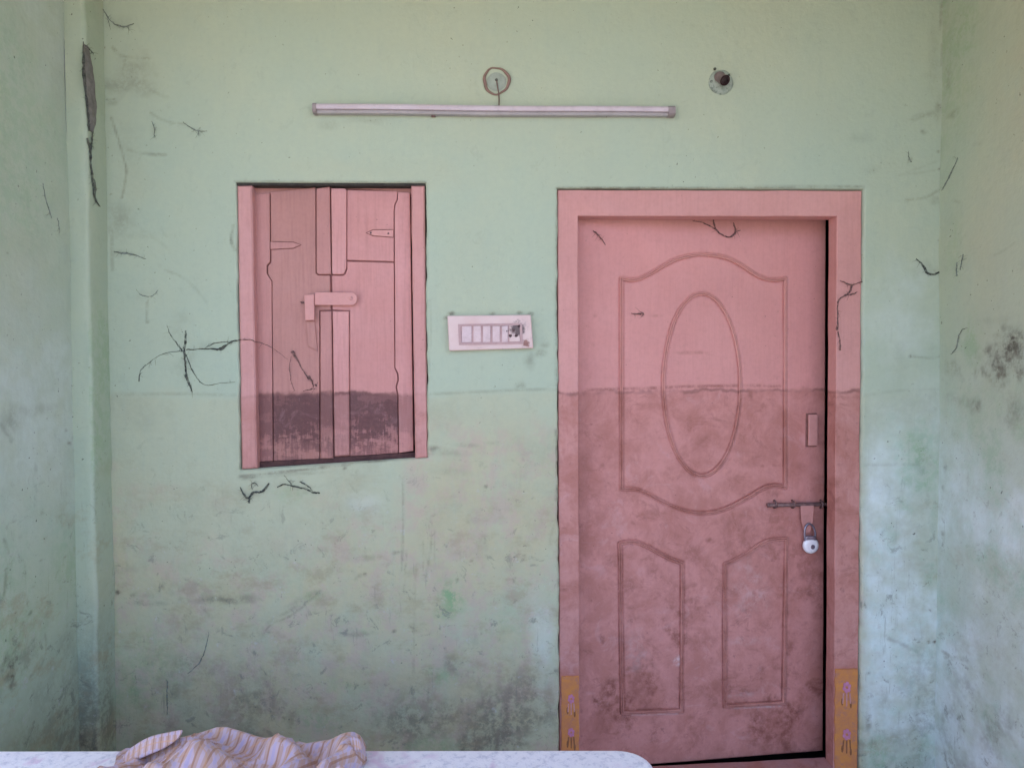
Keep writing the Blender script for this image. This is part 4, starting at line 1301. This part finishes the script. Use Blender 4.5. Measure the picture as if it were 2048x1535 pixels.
for i, (x0, x1) in enumerate(xs):
    bm = bmesh.new()
    yb = 651.5 if i else 652
    pts = [(P(x, y, Yp).x, P(x, y, Yp).z) for x, y in ((x0, yb + .5), (x1, yb), (x1, yb + 32), (x0, yb + 32.5))]
    prism(bm, pts, Yp - .003, Yp + .002, .001)
    if i:
        zc = (pts[0][1] + pts[2][1]) / 2
        for w_ in bm.verts:
            if w_.co.y < Yp - .001:
                w_.co.y += -.0045 * (1 if w_.co.z > zc else -.35)
    from_bm('rocker_switch' if i else 'blank_module', bm, M_SWITCH, sw)
bm = bmesh.new()
prism(bm, [(P(x, y, Yp).x, P(x, y, Yp).z) for x, y in ((1018, 651), (1038.5, 650.5), (1040, 682.5), (1019, 683))], Yp - .003, Yp + .002, .001)
from_bm('burnt_socket', bm, M_SWB, sw)
bm = bmesh.new()
for (x, y, r) in ((1027, 660, 3), (1021, 671, 3.2), (1033, 671, 3.4), (1014, 662, 2.4), (1038, 652, 3)):
    q = P(x, y, Yp - .003)
    lathe(bm, [(0, .0035), (r / 900, .003), (r / 600, .001), (r / 480, -.002)], Matrix.Translation(q) @ Vector((0, -1, 0)).to_track_quat('Z', 'Y').to_matrix().to_4x4(), 9)
wobble(bm, .002, 160, 9)
from_bm('soot_crust', bm, M_SOOT, sw)

# ------------------------------------------------------------------ bench in the foreground and the cloth on it
BZ = .50
bA, bB = hit(0, 1498, (0, 0, BZ), Vector((0, 0, 1))), hit(1240, 1496.5, (0, 0, BZ), Vector((0, 0, 1)))
bR = hit(1306, 1534, (0, 0, BZ), Vector((0, 0, 1)))
bu = (bB - bA).normalized(); bu.z = 0; bu.normalize()
bv = Vector((bu.y, -bu.x, 0))        # towards the viewer
bv = -bv if bv.y > 0 else bv
wL = (bA - bB).dot(bu) - .17
wR = (bR - bB).dot(bu) + .003
g = NT('whitewashed_cement', .85)
n1 = g.noise(5, 3, .6); n2 = g.noise(40, 5, .75); n3 = g.noise(120, 3, .6)
c_ = g.mix(g.mr(n1, .3, .7), (.85, .81, .83), (.79, .74, .77))
c_ = g.mix(g.mr(g.noise(6, 3, .65, dist=.5), .56, .66, 0, .75), c_, (.68, .48, .60))
c_ = g.mix(g.mr(n2, .48, .64, 0, .65), c_, (.52, .50, .57))
c_ = g.mix(g.mr(n3, .6, .75, 0, .5), c_, (.86, .84, .86))
g.col(c_)
g.bump(g.mth('ADD', n2, g.mth('MULTIPLY', n3, .5)), .004, .7)
M_BENCH = g.m
bench = empty('low_bench', bB + bu * ((wL + wR) / 2) + Vector((0, 0, FZ - BZ)) + bv * .25, 'whitewashed low bench with a rounded corner in the foreground', 'bench')


def bench_slab(name, l, r, d0, d1, z0, z1, rad, mat, bev):
    out = []
    for cx, cy, a0 in ((r - rad, d0 + rad, -90), (r - rad, d1 - rad, 0), (l + .02, d1 - .02, 90), (l + .02, d0 + .02, 180)):
        rr = rad if cx > l + .1 else .02
        for k in range(9):
            t = math.radians(a0 + 90 * k / 8)
            out.append((cx + rr * math.cos(t), cy + rr * math.sin(t)))
    bm = bmesh.new()
    vs_ = [bm.verts.new(bB + bu * p + bv * q + Vector((0, 0, z1 - BZ))) for p, q in out]
    f_ = bm.faces.new(vs_)
    r_2 = bmesh.ops.extrude_face_region(bm, geom=[f_])
    nv = [q for q in r_2['geom'] if isinstance(q, bmesh.types.BMVert)]
    bmesh.ops.translate(bm, verts=nv, vec=(0, 0, z0 - z1))
    tope = [e for e in bm.edges if e.verts[0] in vs_ and e.verts[1] in vs_]
    bmesh.ops.bevel(bm, geom=tope, offset=bev, segments=3, profile=.5, affect='EDGES')
    return from_bm(name, bm, mat, bench)


bench_slab('top_slab', wL, wR, 0, .50, BZ - .075, BZ, .085, M_BENCH, .012)
bench_slab('base', wL + .04, wR - .04, .035, .46, FZ, BZ - .076, .06, M_BENCH, .004)

# cloth: rumpled heap with its crest along the far edge of the bench
sil = [(240, 1530), (246, 1518), (262, 1502), (300, 1487), (345, 1477), (380, 1468), (405, 1462), (424, 1457), (442, 1459), (470, 1470), (500, 1480), (522, 1482), (538, 1478), (556, 1476), (572, 1480), (584, 1486), (600, 1482), (614, 1487), (632, 1485), (660, 1484), (690, 1476), (706, 1472), (716, 1477), (722, 1490), (726, 1505)]
cB = CAM


def bench_pt(p, q, z):
    return bB + bu * p + bv * q + Vector((0, 0, z))


g = NT('checked_cotton', .9)
uvn = g.n('ShaderNodeAttribute'); uvn.attribute_name = 'weave'
ux, uy, _ = g.sep(uvn.outputs['Vector'])[:3]
def stripe(c, per, wd, ph=0.0):
    f_ = g.mth('FRACT', g.mth('MULTIPLY_ADD', c, 1 / per, ph))
    return g.mr(g.mth('ABSOLUTE', g.mth('SUBTRACT', f_, .5)), wd, wd * .75)
cl = g.mix(g.mr(g.noise(9, 3), .3, .7), (.50, .33, .28), (.43, .27, .23))
sx = stripe(ux, .030, .17); sy = stripe(uy, .036, .16, .3)
cl = g.mix(g.mth('MULTIPLY', sx, .5), cl, (.52, .43, .55))
cl = g.mix(g.mth('MULTIPLY', sy, .45), cl, (.54, .44, .56))
cl = g.mix(g.mth('MULTIPLY', g.mth('MULTIPLY', sx, sy), .5), cl, (.34, .28, .42))
cl = g.mix(g.mth('MULTIPLY', stripe(ux, .030, .10, .5), .75), cl, (.34, .165, .09))
cl = g.mix(g.mth('MULTIPLY', stripe(uy, .036, .06, .8), .45), cl, (.54, .29, .15))
g.col(cl)
g.b.inputs['Sheen Weight'].default_value = .15
g.bump(g.noise(500, 2), .0006, .4)
M_CLOTH = g.m
cloth = empty('crumpled_cloth', hit(480, 1500, (0, 0, BZ), Vector((0, 0, 1))), 'crumpled pink and lavender checked cloth lying on the bench', 'cloth')


def grid_mesh(name, pts, wuv, mat, parent, th=.0025):
    nv_, nu_ = len(pts), len(pts[0])
    me = bpy.data.meshes.new(name)
    vs_ = [tuple(p) for row in pts for p in row]
    fs = [(j * nu_ + i, j * nu_ + i + 1, (j + 1) * nu_ + i + 1, (j + 1) * nu_ + i) for j in range(nv_ - 1) for i in range(nu_ - 1)]
    me.from_pydata(vs_, [], fs)
    at = me.attributes.new('weave', 'FLOAT_VECTOR', 'POINT')
    at.data.foreach_set('vector', np.array([(a_, b_, 0) for row in wuv for a_, b_ in row], np.float32).ravel())
    o = link(name, me, mat, parent, True)
    md = o.modifiers.new('thick', 'SOLIDIFY'); md.thickness = th; md.offset = -1
    return o


NU, NV = 260, 90
sx_ = np.array([s_[0] for s_ in sil]); sy_ = np.array([s_[1] for s_ in sil])
QC = .045                                     # crest sits this far in from the edge
CN = fbm(*np.meshgrid(np.linspace(0, .65, NU), np.linspace(0, .3, NV)), 16, 131, 2)
pts, wuv = [], []
for j in range(NV):
    row, wr = [], []
    tq = j / (NV - 1)
    for i in range(NU):
        px = 238 + (727 - 238) * i / (NU - 1)
        py = float(np.interp(px, sx_, sy_))
        p3 = hit(px, py, bB + bv * QC, bv)
        hc = max(p3.z - BZ, .003)
        p_ = (p3 - bB).dot(bu)
        q_ = -.004 + tq * .30
        if q_ < QC: f_ = .12 + .88 * math.sin((q_ + .004) / (QC + .004) * math.pi / 2) ** .8
        else:
            t = (q_ - QC) / (.30 - QC)
            f_ = 1 - .55 * t + .10 * math.sin(t * 9 + p_ * 8)
            f_ *= 1 if t < .85 else max(.05, 1 - (t - .85) / .15)
        shear = (q_ - QC) * .55
        w1 = (p_ + shear) * 30 + 1.6 * math.sin((p_ + shear) * 11 + 1) + 1.2 * math.sin(q_ * 31)
        w2 = (p_ - shear * .7) * 47 + 1.3 * math.sin(p_ * 17)
        env = min(1, max(0, (q_ - QC) / .010))
        fold = ((.5 + .5 * math.cos(w1 * 1.25)) ** 1.5 * .036 + (.5 + .5 * math.cos(w2 * .9)) ** 1.6 * .018 - .028) + (1 - abs(math.sin((p_ * .8 + shear * 1.6) * 58 + 2 * math.sin(p_ * 23)))) ** 3 * .007
        nse = (CN[j, i] - .5) * .022
        z = max(hc * f_ + (fold + nse) * env, .004)
        if i in (0, NU - 1): z = .004
        qq = q_ + .012 * math.sin(p_ * 21)
        row.append(bench_pt(p_ + .012 * math.sin(q_ * 40 + p_ * 12) * min(1, q_ / .05 if q_ > 0 else 0), max(qq, .002), z))
        wr.append((p_ * 1.15 + q_ * .5, q_ * 1.2 + z * 1.1 - p_ * .35))
    pts.append(row); wuv.append(wr)
grid_mesh('draped_sheet', pts, wuv, M_CLOTH, cloth)
# two turned-back folds on the left and one on the right
def fold(cpts, width, lift, seed):
    sp = smoothpath([hit(a_, b_, bB + bv * (QC + .012 * k_), bv) for k_, (a_, b_) in enumerate(cpts)], 8)
    pts, wuv = [], []
    n_ = len(sp)
    for i, p in enumerate(sp):
        t = i / (n_ - 1)
        w_ = width * (math.sin(math.pi * min(1, t * .9 + .08)) ** .7)
        row, wr = [], []
        for k in range(9):
            s_ = k / 8
            ang = s_ * math.pi * .95
            row.append(p + bv * (w_ * (s_ * .9)) + Vector((0, 0, -w_ * .55 * s_ ** 1.7)) + bu * (.3 * w_ * s_))
            wr.append((t * .3 + seed, s_ * w_))
        pts.append(row); wuv.append(wr)
    o = grid_mesh('turned_fold', pts, wuv, M_CLOTH, cloth, .004)


fold([(246, 1512), (268, 1490), (300, 1472), (336, 1463), (364, 1458)], .045, 0, .1)
fold([(262, 1516), (292, 1498), (330, 1483), (362, 1474), (392, 1471)], .04, 0, .5)
fold([(650, 1490), (682, 1479), (705, 1472), (718, 1476), (724, 1488)], .035, 0, .9)

# ------------------------------------------------------------------ sooty cobwebs
def strand_mesh(name, paths, mat, label, Yf, hairs=6, cat='cobweb', group='sooty cobwebs on the walls'):
    """paths: (list of (px, py), widths px) ; Yf maps (px, py) to a point on the surface a few mm off it"""
    bm = bmesh.new()
    rnd = random.Random(hash(label) % 1000 if False else len(label) * 37 + int(paths[0][0][0][0]))
    first = None
    for pp, ww in paths:
        sp = smoothpath([(a_, b_, 0) for a_, b_ in pp], 5) if len(pp) > 2 else [Vector((*pp[0], 0)).lerp(Vector((*pp[1], 0)), k / 5) for k in range(6)]
        n_ = len(sp)
        if not hasattr(ww, '__len__'): ww = [ww * .5, ww, ww * .45]
        rad, q3 = [], []
        for i, q in enumerate(sp):
            t = i / (n_ - 1)
            w_ = float(np.interp(t, np.linspace(0, 1, len(ww)), ww)) * (1 + (rnd.random() - .5) * .55)
            jx, jy = (rnd.random() - .5) * 1.3, (rnd.random() - .5) * 1.3
            q3.append(Yf(q.x + jx, q.y + jy)); rad.append(max(.0005, w_ * .74 / 548 / 2))
        tube(bm, q3, rad, 5, flat=.6)
        if first is None: first = q3[0]
        for h in range(hairs * 2):
            i = rnd.randrange(1, n_ - 1); q = sp[i]
            an = rnd.random() * 6.28; L = 4 + rnd.random() * 9
            tube(bm, [Yf(q.x, q.y), Yf(q.x + math.cos(an) * L * .5 + rnd.random(), q.y + math.sin(an) * L * .5), Yf(q.x + math.cos(an) * L, q.y + math.sin(an) * L + 1.5)], [.0006, .00045, .0003], 3)
    o = from_bm(name, bm, mat)
    tag(o, label, cat, group)
    return o


on_wall = lambda x, y: P(x, y, -.0035)
on_frame = lambda x, y: P(x, y, FY0 - .005)
on_leaf = lambda x, y: lp(x, y, .006)
on_left = lambda x, y: hit(x, y, (XP + .004, 0, 0), Vector((1, 0, 0)))
on_right = lambda x, y: hit(x, y, (XR - .004, 0, 0), Vector((1, 0, 0)))
on_pil = lambda x, y: hit(x, y, (XL + .006, 0, 0), Vector((1, 0, 0)))
on_shut = lambda x, y: P(x, y, SY - .009 + .01)

# insect mud tube and soot tail on the pilaster
bm = bmesh.new()
c_pts = [(172, 90), (175, 120), (177, 150), (180, 185), (183, 215), (184, 245), (182, 262)]
sp = smoothpath([P(x, y, -.055) for x, y in c_pts], 5)
for i, p in enumerate(sp): sp[i] = Vector((XL + .004, p.y, p.z))
sp = [Vector((XL + .003, hit(x, y, (XL + .003, 0, 0), Vector((1, 0, 0))).y, hit(x, y, (XL + .003, 0, 0), Vector((1, 0, 0))).z)) for x, y in c_pts]
sp = smoothpath(sp, 6)
n_ = len(sp)
tube(bm, sp, [.006 + .030 * math.sin(math.pi * min(1, (i / (n_ - 1)) * .85 + .1)) for i in range(n_)], 10, up=Vector((1, 0, 0)), flat=.22)
wobble(bm, .003, 40, 3)
o = from_bm('mud_nest', bm, M_NEST)
tag(o, 'long grey insect mud tube stuck to the left corner pilaster near the top', 'insect nest')
strand_mesh('cobweb', [([(167, 84), (167, 120), (168, 150), (172, 190), (176, 230), (179, 262)], [2, 6, 8, 5, 6, 5]), ([(174, 276), (180, 300), (183, 340), (188, 375), (189, 395), (200, 414)], [5, 7, 5, 12, 5, 3]), ([(186, 262), (184, 280), (181, 300)], [3, 5, 4]), ([(170, 92), (178, 98), (187, 107)], 3)],
            M_STRAND, 'long black cobweb strand hanging down the left corner pilaster', on_pil, 8)
strand_mesh('cobweb', [([(206, 18), (216, 36), (232, 50), (250, 53), (268, 47)], [2, 3, 4, 4, 1.5]), ([(256, 53), (259, 62)], 2), ([(214, 30), (221, 60)], 2)], M_STRANDF, 'thin curved grey cobweb in the upper left corner of the picture', on_wall, 3)
strand_mesh('cobweb', [([(303, 243), (309, 258), (308, 276)], [2, 3.5, 1.5])], M_STRANDF, 'short upright grey cobweb wisp between pilaster and batten', on_wall, 3)
strand_mesh('cobweb', [([(366, 244), (384, 257), (397, 262), (415, 262)], [1.5, 3, 3, 1]), ([(396, 260), (398, 273)], 2.4)], M_STRANDF, 'small slanting grey cobweb wisp left of the batten', on_wall, 3)
strand_mesh('cobweb', [([(228, 503), (242, 506), (262, 508), (292, 518)], [2, 6, 5, 1.5])], M_STRANDF, 'grey cobweb smear beside the pilaster left of the window', on_wall, 6)
strand_mesh('cobweb', [([(272, 576), (280, 588), (294, 593), (306, 591), (316, 580)], [1.5, 3, 4, 3, 1.5])], M_STRANDF, 'small smile-shaped grey cobweb left of the window', on_wall, 4)
strand_mesh('cobweb', [([(371, 660), (371, 684), (368, 702), (371, 730), (372, 752)], [4, 6, 5, 4, 6]), ([(371, 748), (374, 758), (380, 772), (384, 784)], [9, 7, 5, 2]), ([(334, 650), (340, 668), (352, 684), (365, 702)], [1, 2.5, 3, 3]), ([(371, 708), (382, 735), (394, 756), (412, 770), (440, 766), (470, 764)], [3, 2, 2, 1.5, 1.2, 1]),
                       ([(278, 762), (281, 742), (292, 730), (306, 718)], [4, 2.5, 1.5, 1.2]), ([(306, 718), (330, 706), (364, 702)], [1, 1.4, 2]), ([(372, 699), (400, 698), (425, 697), (440, 698), (462, 684), (478, 680)], [3, 3, 4, 8, 4, 3]), ([(408, 697), (430, 686), (455, 683), (478, 680)], 2.2)],
            M_STRAND, 'black spidery cobweb with many arms on the wall left of the window', on_wall, 4)
strand_mesh('cobweb', [([(478, 680), (495, 679), (515, 684), (540, 693), (575, 718)], [3, 3, 2.5, 2, 1])], M_STRANDP, 'thin cobweb thread running from the left over the window frame', lambda x, y: P(x, y, .002 if x < 512 else .018), 1)
strand_mesh('cobweb', [([(584, 702), (592, 716), (605, 738), (618, 758)], [8, 5, 3, 5]), ([(617, 752), (623, 760), (627, 774)], [8, 5, 3]), ([(630, 768), (634, 772)], 6), ([(582, 712), (579, 738), (583, 764), (590, 782)], 2.2), ([(606, 782), (622, 778), (632, 776)], 2.2)], M_STRANDP, 'brown V-shaped cobweb on the left shutter under the latch', lambda x, y: P(x, y, .036), 2)
strand_mesh('cobweb', [([(480, 974), (486, 986), (496, 996), (507, 984), (520, 984), (530, 978), (538, 966)], [2, 4, 6, 6, 5, 8, 4]), ([(500, 990), (497, 1006)], [6, 7]), ([(504, 978), (503, 968), (510, 965), (516, 972)], 2.5)], M_STRAND, 'black forked cobweb just below the left corner of the window', on_wall, 4)
strand_mesh('cobweb', [([(555, 974), (566, 968), (578, 970), (592, 973), (610, 977), (626, 984), (640, 985)], [3, 4, 3, 5, 3, 5, 5]), ([(600, 963), (614, 970), (626, 982)], [4, 3, 2]), ([(568, 950), (578, 962), (586, 972)], 1.5)], M_STRAND, 'black wavy cobweb below the middle of the left shutter', on_wall, 3)
strand_mesh('cobweb', [([(1385, 442), (1404, 446), (1425, 456), (1440, 468), (1452, 474), (1462, 473), (1470, 463), (1465, 446)], [1.5, 2.5, 4, 4, 3.5, 5, 6, 3]), ([(1426, 440), (1428, 452), (1432, 460)], [5, 4, 2]), ([(1470, 464), (1480, 461)], 3)], M_STRANDP, 'dark cobweb loop hanging under the door lintel', on_leaf, 2)
strand_mesh('cobweb', [([(1680, 561), (1692, 566), (1704, 570), (1716, 566), (1728, 562)], [2, 4, 4, 3, 3]), ([(1704, 570), (1700, 582), (1692, 590), (1680, 597), (1675, 612), (1676, 640), (1674, 660)], [5, 5, 5, 4, 3.5, 4, 8]), ([(1694, 590), (1706, 588), (1714, 584)], [3, 4, 2]), ([(1676, 662), (1680, 685), (1680, 700)], [4, 3, 6])], M_STRANDP, 'dark branching cobweb on the right jamb of the door', on_frame, 3)
strand_mesh('cobweb', [([(1186, 462), (1193, 468), (1202, 478), (1210, 490)], [3, 4, 3, 1.5])], M_STRANDP, 'small cobweb wisp in the upper left of the door leaf', on_leaf, 3)
strand_mesh('cobweb', [([(1262, 627), (1274, 628), (1287, 627)], [2, 4, 5]), ([(1277, 622), (1286, 627), (1280, 635)], 2.5)], M_STRANDP, 'small arrow-shaped cobweb on the door left of the oval', on_leaf, 2)
strand_mesh('cobweb', [([(1832, 517), (1842, 526), (1850, 536), (1854, 546), (1866, 549), (1880, 544)], [2, 4, 8, 6, 6, 4])], M_STRAND, 'black hooked cobweb in the right corner above the door handle height', on_wall, 4)
strand_mesh('cobweb', [([(1817, 302), (1818, 316), (1823, 324)], [1.5, 3, 4])], M_STRANDF, 'tiny hook of cobweb above the right end of the door frame', on_wall, 1)
strand_mesh('cobweb', [([(1916, 316), (1902, 345), (1890, 370), (1882, 382)], [2, 4, 4, 2])], M_STRANDF, 'grey slanting cobweb streak on the right side wall', on_right, 2)
strand_mesh('cobweb', [([(1926, 508), (1923, 525), (1920, 540)], [2.5, 4, 1.5]), ([(1914, 524), (1913, 540), (1914, 552)], [2, 3.5, 3])], M_STRANDF, 'two short dark cobweb wisps on the right side wall', on_right, 3)
strand_mesh('cobweb', [([(1936, 656), (1925, 658), (1918, 672), (1912, 696), (1902, 708)], [1.5, 3, 3.5, 3.5, 3])], M_STRANDF, 'bent cobweb streak on the right side wall left of the mould', on_right, 2)
strand_mesh('cobweb', [([(86, 366), (90, 392), (98, 420), (103, 436)], [2, 3.5, 3, 4]), ([(115, 436), (118, 455), (118, 470)], [2.5, 3, 1.5])], M_STRANDF, 'broken upright cobweb on the left side wall', on_left, 3)
strand_mesh('cobweb', [([(418, 1262), (410, 1298), (398, 1325), (376, 1346)], [1, 2.2, 3, 1.5])], M_STRANDF, 'long thin curved scratch of cobweb low on the wall above the cloth', on_wall, 0)
strand_mesh('cobweb', [([(334, 1358), (334, 1390), (335, 1428)], [2, 4, 1.5])], M_STRANDF, 'upright grey cobweb streak low on the wall above the cloth', on_wall, 2)
